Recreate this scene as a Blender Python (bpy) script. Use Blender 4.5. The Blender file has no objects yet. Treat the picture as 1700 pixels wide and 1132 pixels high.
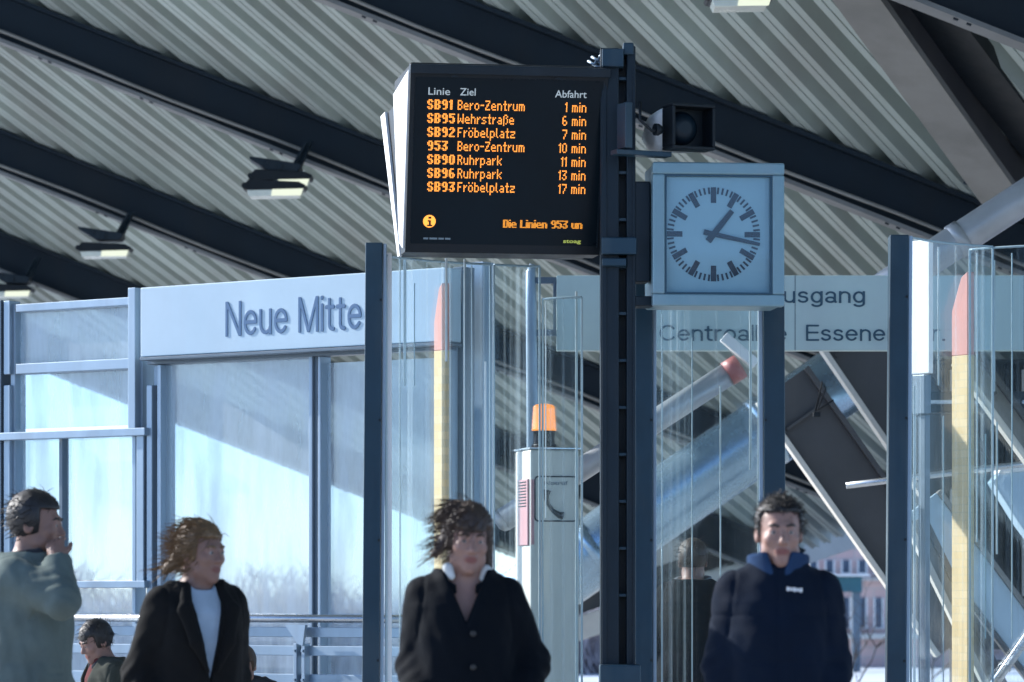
import bpy, bmesh, math, random
import numpy as np
from mathutils import Vector, Matrix

# ------------------------------------------------------------------ camera, sky, sun, exposure
SC = bpy.context.scene
COL = SC.collection
FPX, HZ, EYE = 6000.0, 990.0, 1.35           # focal length in photo pixels, horizon row, eye height
R = math.radians
cam_d = bpy.data.cameras.new('camera'); cam = bpy.data.objects.new('camera', cam_d); COL.objects.link(cam)
cam_d.sensor_width = 36.0; cam_d.lens = 36.0 * FPX / 1700.0
cam_d.shift_y = (HZ - 566.0) / 1700.0
cam_d.clip_start = 0.1; cam_d.clip_end = 3000
cam.location = (0, 0, EYE); cam.rotation_euler = (R(90), 0, 0)
cam_d.dof.use_dof = True; cam_d.dof.focus_distance = 19.6; cam_d.dof.aperture_fstop = 4.4
SC.camera = cam
SUN_TO = Vector((-0.80, 0.40, 0.44)).normalized()
w = bpy.data.worlds.new('World'); SC.world = w; w.use_nodes = True
sky = w.node_tree.nodes.new('ShaderNodeTexSky'); sky.sky_type = 'NISHITA'; sky.sun_disc = False
sky.sun_elevation = math.asin(SUN_TO.z); sky.sun_rotation = math.atan2(SUN_TO.x, SUN_TO.y) % (2 * math.pi)
sky.air_density = 0.65; sky.dust_density = 0.6; sky.ozone_density = 3.0
bg = w.node_tree.nodes['Background']; bg.inputs['Strength'].default_value = 0.15
tint = w.node_tree.nodes.new('ShaderNodeMix'); tint.data_type = 'RGBA'; tint.blend_type = 'MULTIPLY'; tint.inputs[0].default_value = 1.0
tint.inputs[7].default_value = (0.86, 0.95, 1.04, 1)     # the cool white balance of the photograph
w.node_tree.links.new(sky.outputs[0], tint.inputs[6]); w.node_tree.links.new(tint.outputs[2], bg.inputs[0])
sun_d = bpy.data.lights.new('sun', 'SUN'); sun = bpy.data.objects.new('sun', sun_d); COL.objects.link(sun)
sun_d.energy = 3.6; sun_d.angle = R(0.5); sun_d.color = (1.0, 0.97, 0.93)
sun.rotation_euler = SUN_TO.to_track_quat('Z', 'Y').to_euler()
SC.view_settings.view_transform = 'Standard'; SC.view_settings.look = 'None'
SC.view_settings.exposure = 1.18; SC.view_settings.gamma = 1.0
SC.cycles.max_bounces = 10; SC.cycles.transparent_max_bounces = 24
SC.cycles.caustics_reflective = False; SC.cycles.caustics_refractive = False
SC.cycles.sample_clamp_indirect = 6.0
random.seed(7); rng = np.random.default_rng(7)

# ------------------------------------------------------------------ helpers
def at(px, py, Y):
    """the point at distance Y seen at photo pixel (px, py)"""
    return Vector(((px - 850.0) * Y / FPX, Y, EYE + (HZ - py) * Y / FPX))

def tag(o, label=None, cat=None, group=None, kind=None):
    if label: o['label'] = label
    if cat: o['category'] = cat
    if group: o['group'] = group
    if kind: o['kind'] = kind
    return o

def thing(name, label, cat, loc=(0, 0, 0), rz=0.0, group=None):
    o = bpy.data.objects.new(name, None); COL.objects.link(o)
    o.empty_display_size = 0.1
    o.location = loc; o.rotation_euler = (0, 0, rz)
    return tag(o, label, cat, group)

def link_mesh(name, me, m, parent=None, smooth=False):
    ob = bpy.data.objects.new(name, me); COL.objects.link(ob)
    for k in (m if isinstance(m, (list, tuple)) else [m]): me.materials.append(k)
    if smooth:
        me.polygons.foreach_set('use_smooth', [True] * len(me.polygons))
    if parent is not None: ob.parent = parent
    return ob

class MB:
    def __init__(self): self.b = bmesh.new()
    def _join(self, t, M=None):
        if M is not None: bmesh.ops.transform(t, matrix=M, verts=t.verts)
        me = bpy.data.meshes.new('t'); t.to_mesh(me); t.free(); self.b.from_mesh(me); bpy.data.meshes.remove(me)
    def box(self, c, s, M=None, bev=0.0, seg=2):
        t = bmesh.new(); bmesh.ops.create_cube(t, size=1.0)
        bmesh.ops.transform(t, matrix=Matrix.Translation(c) @ Matrix.Diagonal((s[0], s[1], s[2], 1)), verts=t.verts)
        if bev > 0: bmesh.ops.bevel(t, geom=t.edges[:], offset=bev, segments=seg, profile=0.5, affect='EDGES')
        self._join(t, M); return self
    def bar(self, a, b, wd, ht, up=(0, 0, 1), bev=0.0):
        """a box beam from a to b, wd across, ht along 'up'"""
        a, b = Vector(a), Vector(b); d = b - a; L = d.length; d.normalize()
        side = d.cross(Vector(up)).normalized(); u = side.cross(d)
        M = Matrix(((d.x, side.x, u.x, (a.x + b.x) / 2), (d.y, side.y, u.y, (a.y + b.y) / 2), (d.z, side.z, u.z, (a.z + b.z) / 2), (0, 0, 0, 1)))
        return self.box((0, 0, 0), (L, wd, ht), M, bev)
    def tube(self, pts, r, n=12, cap=True):
        pts = [Vector(p) for p in pts]; rs = r if isinstance(r, (list, tuple)) else [r] * len(pts)
        t = bmesh.new(); rings = []; ref = None
        for i, p in enumerate(pts):
            d = (pts[min(i + 1, len(pts) - 1)] - pts[max(i - 1, 0)]).normalized()
            if ref is None: ref = Vector((0, 0, 1)) if abs(d.z) < 0.9 else Vector((1, 0, 0))
            s = d.cross(ref).normalized(); u = s.cross(d).normalized(); ref = u
            rings.append([t.verts.new(p + (s * math.cos(2 * math.pi * k / n) + u * math.sin(2 * math.pi * k / n)) * rs[i]) for k in range(n)])
        for a, b in zip(rings, rings[1:]):
            for k in range(n):
                f = t.faces.new((a[k], a[(k + 1) % n], b[(k + 1) % n], b[k])); f.smooth = n > 5
        if cap: t.faces.new(rings[0][::-1]); t.faces.new(rings[-1])
        self._join(t); return self
    def prism(self, poly, axis, d0, d1, M=None, bev=0.0):
        """polygon in two local axes pulled along the third; axis 'x': (y,z), 'y': (x,z), 'z': (x,y)"""
        t = bmesh.new()
        def v(p, d): return {'x': (d, p[0], p[1]), 'y': (p[0], d, p[1]), 'z': (p[0], p[1], d)}[axis]
        A = [t.verts.new(v(p, d0)) for p in poly]; B = [t.verts.new(v(p, d1)) for p in poly]
        t.faces.new(A); t.faces.new(B[::-1])
        for i in range(len(poly)):
            j = (i + 1) % len(poly); t.faces.new((A[j], A[i], B[i], B[j]))
        bmesh.ops.recalc_face_normals(t, faces=t.faces[:])
        if bev > 0: bmesh.ops.bevel(t, geom=t.edges[:], offset=bev, segments=2, profile=0.5, affect='EDGES')
        self._join(t, M); return self
    def lathe(self, prof, c=(0, 0, 0), n=24, M=None):
        t = bmesh.new(); rings = []
        for r, z in prof:
            rings.append([t.verts.new((c[0] + r * math.cos(2 * math.pi * k / n), c[1] + r * math.sin(2 * math.pi * k / n), c[2] + z)) for k in range(n)])
        for a, b in zip(rings, rings[1:]):
            for k in range(n):
                f = t.faces.new((a[k], a[(k + 1) % n], b[(k + 1) % n], b[k])); f.smooth = True
        t.faces.new(rings[0][::-1]); t.faces.new(rings[-1])
        bmesh.ops.recalc_face_normals(t, faces=t.faces[:])
        self._join(t, M); return self
    def grid(self, rows):
        vs = [[self.b.verts.new(p) for p in r] for r in rows]
        for a, b in zip(vs, vs[1:]):
            for k in range(len(a) - 1):
                self.b.faces.new((a[k], a[k + 1], b[k + 1], b[k]))
        return self
    def build(self, name, m, parent=None, smooth=False):
        me = bpy.data.meshes.new(name); self.b.to_mesh(me); self.b.free()
        return link_mesh(name, me, m, parent, smooth)

def text_mesh(s, width=None, cap=None, thick=0.003, bold=0.0, align='LEFT', spacing=1.0):
    """lettering standing in the local XZ plane, facing -Y, baseline at z = 0"""
    c = bpy.data.curves.new('txt', 'FONT'); c.body = s; c.size = 1.0; c.offset = bold; c.extrude = 0.0; c.resolution_u = 4
    c.space_character = spacing
    o = bpy.data.objects.new('txt', c); COL.objects.link(o)
    dg = bpy.context.evaluated_depsgraph_get(); dg.update()
    me = bpy.data.meshes.new_from_object(o.evaluated_get(dg)); bpy.data.objects.remove(o); bpy.data.curves.remove(c)
    co = np.zeros(len(me.vertices) * 3); me.vertices.foreach_get('co', co); co = co.reshape(-1, 3)
    x0, x1 = co[:, 0].min(), co[:, 0].max()
    sy = cap / 0.729 if cap else 1.0
    sx = width / (x1 - x0) if width else sy
    x = (co[:, 0] - x0) * sx
    if align == 'RIGHT': x = x - (x1 - x0) * sx
    if align == 'CENTER': x = x - (x1 - x0) * sx / 2
    out = np.stack([x, np.zeros_like(x), co[:, 1] * sy], 1)
    me.vertices.foreach_set('co', out.ravel())
    b = bmesh.new(); b.from_mesh(me); bpy.data.meshes.remove(me)
    bmesh.ops.remove_doubles(b, verts=b.verts[:], dist=1e-5)
    ret = bmesh.ops.extrude_face_region(b, geom=b.faces[:])
    bmesh.ops.translate(b, vec=(0, -thick, 0), verts=[v for v in ret['geom'] if isinstance(v, bmesh.types.BMVert)])
    bmesh.ops.recalc_face_normals(b, faces=b.faces[:])
    m = MB(); m.b.free(); m.b = b
    return m

F4 = np.float32
def nets(fn, lo, hi, h):
    lo = np.array(lo, float); hi = np.array(hi, float); q = 6; n = (np.ceil((hi - lo) / (h * q)).astype(int)) * q
    cc = [lo[k] + (np.arange(n[k] // q) + 0.5) * h * q for k in range(3)]
    G = np.stack(np.meshgrid(*cc, indexing='ij'), -1).reshape(-1, 3).astype(F4); D = fn(G).reshape(n // q)
    act = np.abs(D) < h * q * 1.15 + 0.02
    big = np.repeat(np.repeat(np.repeat(np.where(D < 0, -1.0, 1.0), q, 0), q, 1), q, 2).astype(F4)
    am = np.repeat(np.repeat(np.repeat(act, q, 0), q, 1), q, 2)
    ii = np.argwhere(am); P = (lo + ii * h).astype(F4); out = np.empty(len(P), F4)
    for s in range(0, len(P), 400000): out[s:s + 400000] = fn(P[s:s + 400000])
    big[am] = out; D = big
    s = D < 0; nx, ny, nz = D.shape
    c8 = [s[i:nx - 1 + i, j:ny - 1 + j, k:nz - 1 + k] for i in (0, 1) for j in (0, 1) for k in (0, 1)]
    cnt = sum(c.astype(np.int8) for c in c8); ac = (cnt > 0) & (cnt < 8); A = np.argwhere(ac); idx = -np.ones(ac.shape, np.int64); idx[ac] = np.arange(len(A))
    pos = np.zeros((len(A), 3)); wt = np.zeros(len(A))
    C = [(i, j, k) for i in (0, 1) for j in (0, 1) for k in (0, 1)]
    for a in range(8):
        for b in range(a + 1, 8):
            if sum(abs(C[a][t] - C[b][t]) for t in range(3)) != 1: continue
            da = D[tuple((A + C[a]).T)]; db = D[tuple((A + C[b]).T)]; m = (da < 0) != (db < 0)
            t = np.where(m, da / np.where(m, da - db, 1), 0)
            p = np.array(C[a]) + (np.array(C[b]) - np.array(C[a])) * t[:, None]; pos[m] += p[m]; wt[m] += 1
    verts = lo + (A + pos / wt[:, None]) * h
    faces = []
    for ax in range(3):
        u, v = [(1, 2), (2, 0), (0, 1)][ax]
        s0 = np.take(s, range(0, D.shape[ax] - 1), ax); s1 = np.take(s, range(1, D.shape[ax]), ax)
        E = np.argwhere(s0 != s1); E = E[(E[:, u] > 0) & (E[:, v] > 0) & (E[:, u] < ac.shape[u]) & (E[:, v] < ac.shape[v])]
        fl = s0[tuple(E.T)]
        def cell(du, dv):
            q_ = E.copy(); q_[:, u] -= du; q_[:, v] -= dv; return idx[tuple(q_.T)]
        Q = np.stack([cell(1, 1), cell(0, 1), cell(0, 0), cell(1, 0)], 1)
        Q[~fl] = Q[~fl][:, ::-1]; faces.append(Q)
    Fq = np.concatenate(faces); Fq = Fq[(Fq >= 0).all(1)]
    return verts, Fq
def _arc(cx, cy, rx, ry, a0, a1, n=14):
    return [(cx + rx * math.cos(R(a0 + (a1 - a0) * k / n)), cy + ry * math.sin(R(a0 + (a1 - a0) * k / n))) for k in range(n + 1)]
HWD = 0.058; XH = 0.73; XM = XH - HWD
LETTERS = {   # advance width, strokes, in units of the cap height
'N': (.62, [[(0, -.1), (0, 1.1)], [(0, 1.0), (.62, 0.0)], [(.62, -.1), (.62, 1.1)]]),
'M': (.78, [[(0, -.1), (0, 1.1)], [(0, 1.0), (.39, .02)], [(.39, .02), (.78, 1.0)], [(.78, -.1), (.78, 1.1)]]),
'A': (.72, [[(-.03, -.1), (.36, 1.0)], [(.36, 1.0), (.75, -.1)], [(.14, .34), (.58, .34)]]),
'E': (.52, [[(0, HWD), (0, 1 - HWD)], [(0, HWD), (.56, HWD)], [(0, .52), (.52, .52)], [(0, 1 - HWD), (.55, 1 - HWD)]]),
'C': (.68, [_arc(.36, .5, .36, .436, 38, 322, 24)]),
'S': (.54, [_arc(.27, .725, .245, .21, 20, 270), _arc(.27, .29, .27, .225, 90, -160)]),
'e': (.50, [[(.0, .38), (.50, .38)], _arc(.25, .365, .25, .30, 3, 322, 22)]),
'o': (.50, [_arc(.25, .365, .25, .30, 0, 360, 24)]),
'u': (.44, [[(.44, -.1), (.44, XH + .1)], [(0, XH + .1), (0, .28)], _arc(.22, .28, .22, .215, 180, 360)]),
'n': (.44, [[(0, -.1), (0, XH + .1)], _arc(.22, .45, .22, .215, 180, 0), [(.44, .45), (.44, -.1)]]),
'i': (.0, [[(0, -.1), (0, XH)], [(0, .93), (0, 1.1)]]),
'l': (.0, [[(0, -.1), (0, 1.1)]]),
't': (.26, [[(.10, .92), (.10, .20)], _arc(.22, .19, .12, .125, 180, 270, 8), [(.22, HWD), (.28, HWD)], [(-.04, XM), (.28, XM)]]),
's': (.40, [_arc(.20, .525, .18, .14, 20, 270), _arc(.20, .225, .20, .16, 90, -160)]),
'g': (.46, [_arc(.23, .365, .23, .30, 0, 360, 24), [(.46, XH + .1), (.46, -.02)], _arc(.23, -.02, .23, .17, 0, -150)]),
'a': (.44, [_arc(.21, .50, .20, .165, 165, 0), [(.41, .5), (.41, .12)], _arc(.46, .12, .05, .055, 180, 260, 5), _arc(.20, .205, .20, .145, 0, 360, 20)]),
'r': (.24, [[(0, -.1), (0, XH + .1)], _arc(.22, .42, .22, .245, 180, 82, 10)]),
'.': (.0, [[(0, -.1), (0, .10)]]), ' ': (.16, [])}
TALL = set('NMAECSil'); 
def stroke_text(s, width, cap, thick=0.004):
    """grotesque lettering drawn from strokes; local XZ plane, facing -Y, baseline at z = 0"""
    segs = []; x = HWD
    for ch in s:
        w_, st = LETTERS[ch]
        top = 1.0 if ch in TALL else (0.92 if ch == 't' else (0.10 * 1.3 if ch == '.' else XH)); bot = -0.3 if ch == 'g' else 0.0
        segs.append((x, w_, [(np.array(p, F4) + F4([x, 0])) for p in st], bot, top)); x += w_ + 2 * HWD + 0.105
    total = x - 0.105 - HWD
    def fn(P):
        out = np.full(len(P), 0.5, F4); X, Z = P[:, 0], P[:, 2]
        for (x0, w_, st, bot, top) in segs:
            sel = np.where((X > x0 - .4) & (X < x0 + w_ + .4))[0]
            if not len(sel) or not st: continue
            q = np.stack([X[sel], Z[sel]], 1); d = np.full(len(sel), .5, F4)
            for pl in st:
                for a, b in zip(pl, pl[1:]):
                    ba = b - a; h_ = np.clip(((q - a) @ ba) / max(1e-9, float(ba @ ba)), 0, 1); d = np.minimum(d, np.linalg.norm(q - a - h_[:, None] * ba, axis=1) - HWD)
            out[sel] = np.minimum(out[sel], np.maximum(d, np.maximum(bot - q[:, 1], q[:, 1] - top)))
        return np.maximum(out, np.abs(P[:, 1]) - .03)
    v, f = nets(fn, (-.12, -.09, -.45), (total + .12, .09, 1.15), 0.0165)
    v = np.array(v); v = v * np.array((width / total, thick / .06, cap)) + np.array((0, -thick / 2, 0))
    m = MB(); bv = [m.b.verts.new(p) for p in v]
    for q in f:
        try: m.b.faces.new([bv[i] for i in q])
        except ValueError: pass
    return m

def move(mb, M):
    bmesh.ops.transform(mb.b, matrix=M, verts=mb.b.verts[:]); return mb

# ------------------------------------------------------------------ materials
def mat(name, col, rough=0.5, metal=0.0, spec=0.5, var=0.15, scale=6.0, bump=0.0, bscale=40.0, stretch=(1, 1, 1), dirt=None, dirt_amt=0.4, rvar=0.15, coat=0.0):
    m = bpy.data.materials.new(name); m.use_nodes = True; nt = m.node_tree; N = nt.nodes; L = nt.links
    p = N['Principled BSDF']; p.inputs['Metallic'].default_value = metal; p.inputs['Specular IOR Level'].default_value = spec
    p.inputs['Coat Weight'].default_value = coat
    tc = N.new('ShaderNodeTexCoord'); mp = N.new('ShaderNodeMapping'); mp.inputs['Scale'].default_value = stretch
    L.new(tc.outputs['Object'], mp.inputs['Vector'])
    n1 = N.new('ShaderNodeTexNoise'); n1.inputs['Scale'].default_value = scale; n1.inputs['Detail'].default_value = 6; n1.inputs['Roughness'].default_value = 0.65
    L.new(mp.outputs[0], n1.inputs['Vector'])
    mr = N.new('ShaderNodeMapRange'); mr.inputs[1].default_value = 0.3; mr.inputs[2].default_value = 0.7; mr.inputs[3].default_value = 1 - var; mr.inputs[4].default_value = 1 + var
    L.new(n1.outputs[0], mr.inputs[0])
    mx = N.new('ShaderNodeMix'); mx.data_type = 'RGBA'; mx.blend_type = 'MULTIPLY'; mx.inputs[0].default_value = 1.0
    mx.inputs[6].default_value = (*col, 1); L.new(mr.outputs[0], mx.inputs[7])
    out = mx.outputs[2]
    if dirt:
        n2 = N.new('ShaderNodeTexNoise'); n2.inputs['Scale'].default_value = scale * 0.6; n2.inputs['Detail'].default_value = 8
        mp2 = N.new('ShaderNodeMapping'); mp2.inputs['Location'].default_value = (3, 7, 1); mp2.inputs['Scale'].default_value = (stretch[0] * 2, stretch[1] * 2, stretch[2] * 0.4)
        L.new(tc.outputs['Object'], mp2.inputs[0]); L.new(mp2.outputs[0], n2.inputs['Vector'])
        r2 = N.new('ShaderNodeMapRange'); r2.inputs[1].default_value = 0.48; r2.inputs[2].default_value = 0.72; r2.inputs[3].default_value = 0; r2.inputs[4].default_value = dirt_amt
        L.new(n2.outputs[0], r2.inputs[0])
        m2 = N.new('ShaderNodeMix'); m2.data_type = 'RGBA'; L.new(r2.outputs[0], m2.inputs[0]); L.new(out, m2.inputs[6]); m2.inputs[7].default_value = (*dirt, 1)
        out = m2.outputs[2]
    L.new(out, p.inputs['Base Color'])
    rr = N.new('ShaderNodeMapRange'); rr.inputs[1].default_value = 0.3; rr.inputs[2].default_value = 0.7
    rr.inputs[3].default_value = max(0.03, rough - rvar * rough); rr.inputs[4].default_value = min(1, rough + rvar * rough)
    L.new(n1.outputs[0], rr.inputs[0]); L.new(rr.outputs[0], p.inputs['Roughness'])
    if bump > 0:
        n3 = N.new('ShaderNodeTexNoise'); n3.inputs['Scale'].default_value = bscale; n3.inputs['Detail'].default_value = 5
        L.new(mp.outputs[0], n3.inputs['Vector'])
        bp = N.new('ShaderNodeBump'); bp.inputs['Strength'].default_value = bump; bp.inputs['Distance'].default_value = 0.01
        L.new(n3.outputs[0], bp.inputs['Height']); L.new(bp.outputs[0], p.inputs['Normal'])
    return m

def emit(name, col, strength):
    m = bpy.data.materials.new(name); m.use_nodes = True; p = m.node_tree.nodes['Principled BSDF']
    p.inputs['Base Color'].default_value = (*[c * 0.3 for c in col], 1); p.inputs['Emission Color'].default_value = (*col, 1); p.inputs['Emission Strength'].default_value = strength
    return m

def glass(name, tint, dirt_haze_lo, dirt_haze_hi, dirt_haze_col, gloss=0.25, stretch=(6, 6, 0.25), scale=3.0, wob=0.25, rough=0.03, lo=0.42, hi=0.7, warp=0.0, fres=1.0):
    """sheet glass: see-through with a fresnel mirror, streaks of grime and painted-in haze and reflection, and slight waves"""
    m = bpy.data.materials.new(name); m.use_nodes = True; nt = m.node_tree; N = nt.nodes; L = nt.links
    N.remove(N['Principled BSDF']); out = N['Material Output']
    tc = N.new('ShaderNodeTexCoord'); mp = N.new('ShaderNodeMapping'); mp.inputs['Scale'].default_value = stretch; L.new(tc.outputs['Object'], mp.inputs[0])
    n = N.new('ShaderNodeTexNoise'); n.inputs['Scale'].default_value = scale; n.inputs['Detail'].default_value = 7; n.inputs['Roughness'].default_value = 0.6; L.new(mp.outputs[0], n.inputs['Vector'])
    bp = N.new('ShaderNodeBump'); bp.inputs['Strength'].default_value = wob; bp.inputs['Distance'].default_value = 0.02; L.new(n.outputs[0], bp.inputs['Height'])
    tr = N.new('ShaderNodeBsdfTransparent'); tr.inputs[0].default_value = (*tint, 1)
    gl = N.new('ShaderNodeBsdfGlossy'); gl.inputs['Roughness'].default_value = rough; gl.inputs[0].default_value = (0.95, 0.97, 1, 1); L.new(bp.outputs[0], gl.inputs['Normal'])
    fr = N.new('ShaderNodeFresnel'); fr.inputs['IOR'].default_value = 1.5
    fm = N.new('ShaderNodeMath'); fm.operation = 'MULTIPLY_ADD'; fm.inputs[1].default_value = fres; fm.inputs[2].default_value = gloss; fm.use_clamp = True; L.new(fr.outputs[0], fm.inputs[0])
    ge = N.new('ShaderNodeNewGeometry'); io = N.new('ShaderNodeMapRange'); io.inputs[3].default_value = 1.5; io.inputs[4].default_value = 1 / 1.5   # leaving the sheet again
    L.new(ge.outputs['Backfacing'], io.inputs[0]); L.new(io.outputs[0], fr.inputs['IOR'])
    if warp > 0:
        bp2 = N.new('ShaderNodeBump'); bp2.inputs['Strength'].default_value = warp; bp2.inputs['Distance'].default_value = 0.02; L.new(n.outputs[0], bp2.inputs['Height'])
        rf = N.new('ShaderNodeBsdfRefraction'); rf.inputs['Roughness'].default_value = 0.0; rf.inputs['IOR'].default_value = 1.02; rf.inputs[0].default_value = (*tint, 1); L.new(bp2.outputs[0], rf.inputs['Normal'])
        mw = N.new('ShaderNodeMixShader'); mw.inputs[0].default_value = 0.11; L.new(tr.outputs[0], mw.inputs[1]); L.new(rf.outputs[0], mw.inputs[2]); tr = mw
    m1 = N.new('ShaderNodeMixShader'); L.new(fm.outputs[0], m1.inputs[0]); L.new(tr.outputs[0], m1.inputs[1]); L.new(gl.outputs[0], m1.inputs[2])
    df = N.new('ShaderNodeBsdfDiffuse'); df.inputs[0].default_value = (*dirt_haze_col, 1)
    tl = N.new('ShaderNodeBsdfTranslucent'); tl.inputs[0].default_value = (*dirt_haze_col, 1)
    dd = N.new('ShaderNodeMixShader'); dd.inputs[0].default_value = 0.5; L.new(df.outputs[0], dd.inputs[1]); L.new(tl.outputs[0], dd.inputs[2])
    mr = N.new('ShaderNodeMapRange'); mr.inputs[1].default_value = lo; mr.inputs[2].default_value = hi; mr.inputs[3].default_value = dirt_haze_lo; mr.inputs[4].default_value = dirt_haze_hi; L.new(n.outputs[0], mr.inputs[0])
    m2 = N.new('ShaderNodeMixShader'); L.new(mr.outputs[0], m2.inputs[0]); L.new(m1.outputs[0], m2.inputs[1]); L.new(dd.outputs[0], m2.inputs[2])
    L.new(m2.outputs[0], out.inputs[0])
    return m

def brick_mat(name, c1, c2, mortar, scale=1.0):
    m = mat(name, c1, rough=0.85); nt = m.node_tree; N = nt.nodes; L = nt.links; p = N['Principled BSDF']
    tc = N.new('ShaderNodeTexCoord'); mp = N.new('ShaderNodeMapping'); mp.inputs['Rotation'].default_value = (R(90), 0, 0)
    b = N.new('ShaderNodeTexBrick'); b.inputs['Color1'].default_value = (*c1, 1); b.inputs['Color2'].default_value = (*c2, 1); b.inputs['Mortar'].default_value = (*mortar, 1)
    b.inputs['Scale'].default_value = 4.0 * scale; b.inputs['Mortar Size'].default_value = 0.012
    L.new(tc.outputs['Object'], mp.inputs[0]); L.new(mp.outputs[0], b.inputs['Vector']); L.new(b.outputs[0], p.inputs['Base Color'])
    return m

M = {}
M['beam'] = mat('beam_paint', (0.012, 0.021, 0.031), 0.55, spec=0.2, var=0.2, scale=1.5, dirt=(0.03, 0.03, 0.03), dirt_amt=0.3)
M['flange'] = mat('beam_flange_lit', (0.17, 0.175, 0.175), 0.6, var=0.15, scale=3, dirt=(0.09, 0.085, 0.08), dirt_amt=0.4)  # lighter than the web: bounce light on the underside put into the colour
M['deck'] = mat('galvanised_deck', (0.385, 0.44, 0.41), 0.62, metal=0.0, var=0.13, scale=1.2, stretch=(1, 0.35, 1), dirt=(0.30, 0.30, 0.28), dirt_amt=0.5)
_nt = M['deck'].node_tree; _p = _nt.nodes['Principled BSDF']; _src = _p.inputs['Base Color'].links[0].from_socket      # sheet to sheet tone
_a = _nt.nodes.new('ShaderNodeAttribute'); _a.attribute_name = 'tone'; _m = _nt.nodes.new('ShaderNodeMix'); _m.data_type = 'RGBA'; _m.blend_type = 'MULTIPLY'; _m.inputs[0].default_value = 1.0
_nt.links.new(_src, _m.inputs[6]); _nt.links.new(_a.outputs['Fac'], _m.inputs[7]); _nt.links.new(_m.outputs[2], _p.inputs['Base Color'])
M['navy'] = mat('navy_post_paint', (0.014, 0.041, 0.066), 0.36, spec=0.3, var=0.12, scale=5, dirt=(0.08, 0.10, 0.11), dirt_amt=0.35, bump=0.04)
M['navydark'] = mat('dark_pole_paint', (0.004, 0.013, 0.022), 0.45, spec=0.3, var=0.2, scale=8, dirt=(0.03, 0.04, 0.05), dirt_amt=0.3)
M['black'] = mat('black_casing', (0.005, 0.009, 0.013), 0.5, var=0.2, spec=0.3)
M['screen'] = mat('display_glass', (0.003, 0.009, 0.014), 0.3, var=0.2, scale=3, spec=0.15)
M['whitepaint'] = mat('white_panel_paint', (0.80, 0.81, 0.80), 0.45, var=0.05, scale=4, dirt=(0.5, 0.5, 0.48), dirt_amt=0.2)
M['alu'] = mat('blue_grey_aluminium', (0.28, 0.37, 0.46), 0.38, metal=0.35, var=0.1, scale=4, stretch=(1, 1, 0.3), dirt=(0.20, 0.23, 0.27), dirt_amt=0.4)
M['aludark'] = mat('dark_grey_frame', (0.11, 0.15, 0.19), 0.4, metal=0.2, var=0.1, scale=4)
M['clockcase'] = mat('clock_case', (0.19, 0.31, 0.36), 0.4, metal=0.15, var=0.07, scale=6, dirt=(0.26, 0.32, 0.36), dirt_amt=0.3)
M['clockdial'] = mat('clock_dial', (0.29, 0.43, 0.46), 0.5, var=0.05, scale=3)
M['ink'] = mat('black_ink', (0.012, 0.022, 0.035), 0.5, var=0.05)
M['signwhite'] = mat('sign_panel', (0.46, 0.59, 0.58), 0.42, var=0.06, scale=2, dirt=(0.36, 0.42, 0.46), dirt_amt=0.35)
M['signleft'] = mat('station_name_panel', (0.42, 0.56, 0.66), 0.42, var=0.05, scale=2, dirt=(0.42, 0.48, 0.55), dirt_amt=0.3)
M['signblue'] = mat('blue_lettering', (0.06, 0.14, 0.27), 0.4, var=0.05)
M['signdark'] = mat('teal_lettering', (0.02, 0.07, 0.11), 0.4, var=0.05)
M['steel'] = mat('brushed_steel', (0.50, 0.53, 0.56), 0.28, metal=0.85, var=0.1, scale=6, stretch=(1, 1, 6))
M['tubegrey'] = mat('grey_tube_paint', (0.38, 0.40, 0.42), 0.35, metal=0.2, var=0.12, scale=3, dirt=(0.18, 0.18, 0.17), dirt_amt=0.4)
M['tubeblue'] = mat('blue_tube_paint', (0.28, 0.41, 0.52), 0.27, metal=0.7, var=0.10, scale=2.5, stretch=(2, 2, 2), dirt=(0.30, 0.38, 0.46), dirt_amt=0.15, coat=0.3)
M['red'] = mat('faded_red_paint', (0.40, 0.13, 0.12), 0.45, var=0.15, scale=8)
M['pinkred'] = mat('faded_pink_panel', (0.46, 0.24, 0.25), 0.5, var=0.08)
M['towerdark'] = mat('dark_teal_cladding', (0.012, 0.022, 0.030), 0.5, var=0.2, scale=3, spec=0.25)
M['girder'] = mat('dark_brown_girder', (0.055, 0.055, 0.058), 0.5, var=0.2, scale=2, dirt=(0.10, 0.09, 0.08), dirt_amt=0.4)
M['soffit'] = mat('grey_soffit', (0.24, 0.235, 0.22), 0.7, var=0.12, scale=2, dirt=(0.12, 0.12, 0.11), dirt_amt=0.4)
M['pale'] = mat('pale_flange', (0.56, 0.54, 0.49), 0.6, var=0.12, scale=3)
M['pillar'] = mat('phone_pillar', (0.62, 0.62, 0.56), 0.5, var=0.08, scale=3, stretch=(2, 2, 0.5), dirt=(0.34, 0.34, 0.30), dirt_amt=0.4)
M['amber'] = mat('amber_lens', (0.85, 0.25, 0.03), 0.2, var=0.15, scale=30, coat=0.5)
_p = M['amber'].node_tree.nodes['Principled BSDF']; _p.inputs['Emission Color'].default_value = (1.0, 0.32, 0.05, 1); _p.inputs['Emission Strength'].default_value = 0.42
M['lamplens'] = emit('lamp_lens', (0.85, 0.90, 0.70), 0.42)  # glow painted in for daylight caught by the lens
M['lampglass'] = mat('lamp_glass', (0.72, 0.75, 0.66), 0.25, var=0.08)
M['ground'] = mat('frosty_ground', (0.57, 0.63, 0.66), 0.9, var=0.14, scale=0.25, dirt=(0.34, 0.35, 0.36), dirt_amt=0.5, bump=0.2, bscale=3)
M['platform'] = mat('platform_paving', (0.46, 0.46, 0.46), 0.85, var=0.15, scale=1.2, bump=0.15)
M['brick'] = brick_mat('yellow_brick', (0.66, 0.49, 0.25), (0.72, 0.56, 0.32), (0.58, 0.47, 0.28), 1.4)
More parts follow.
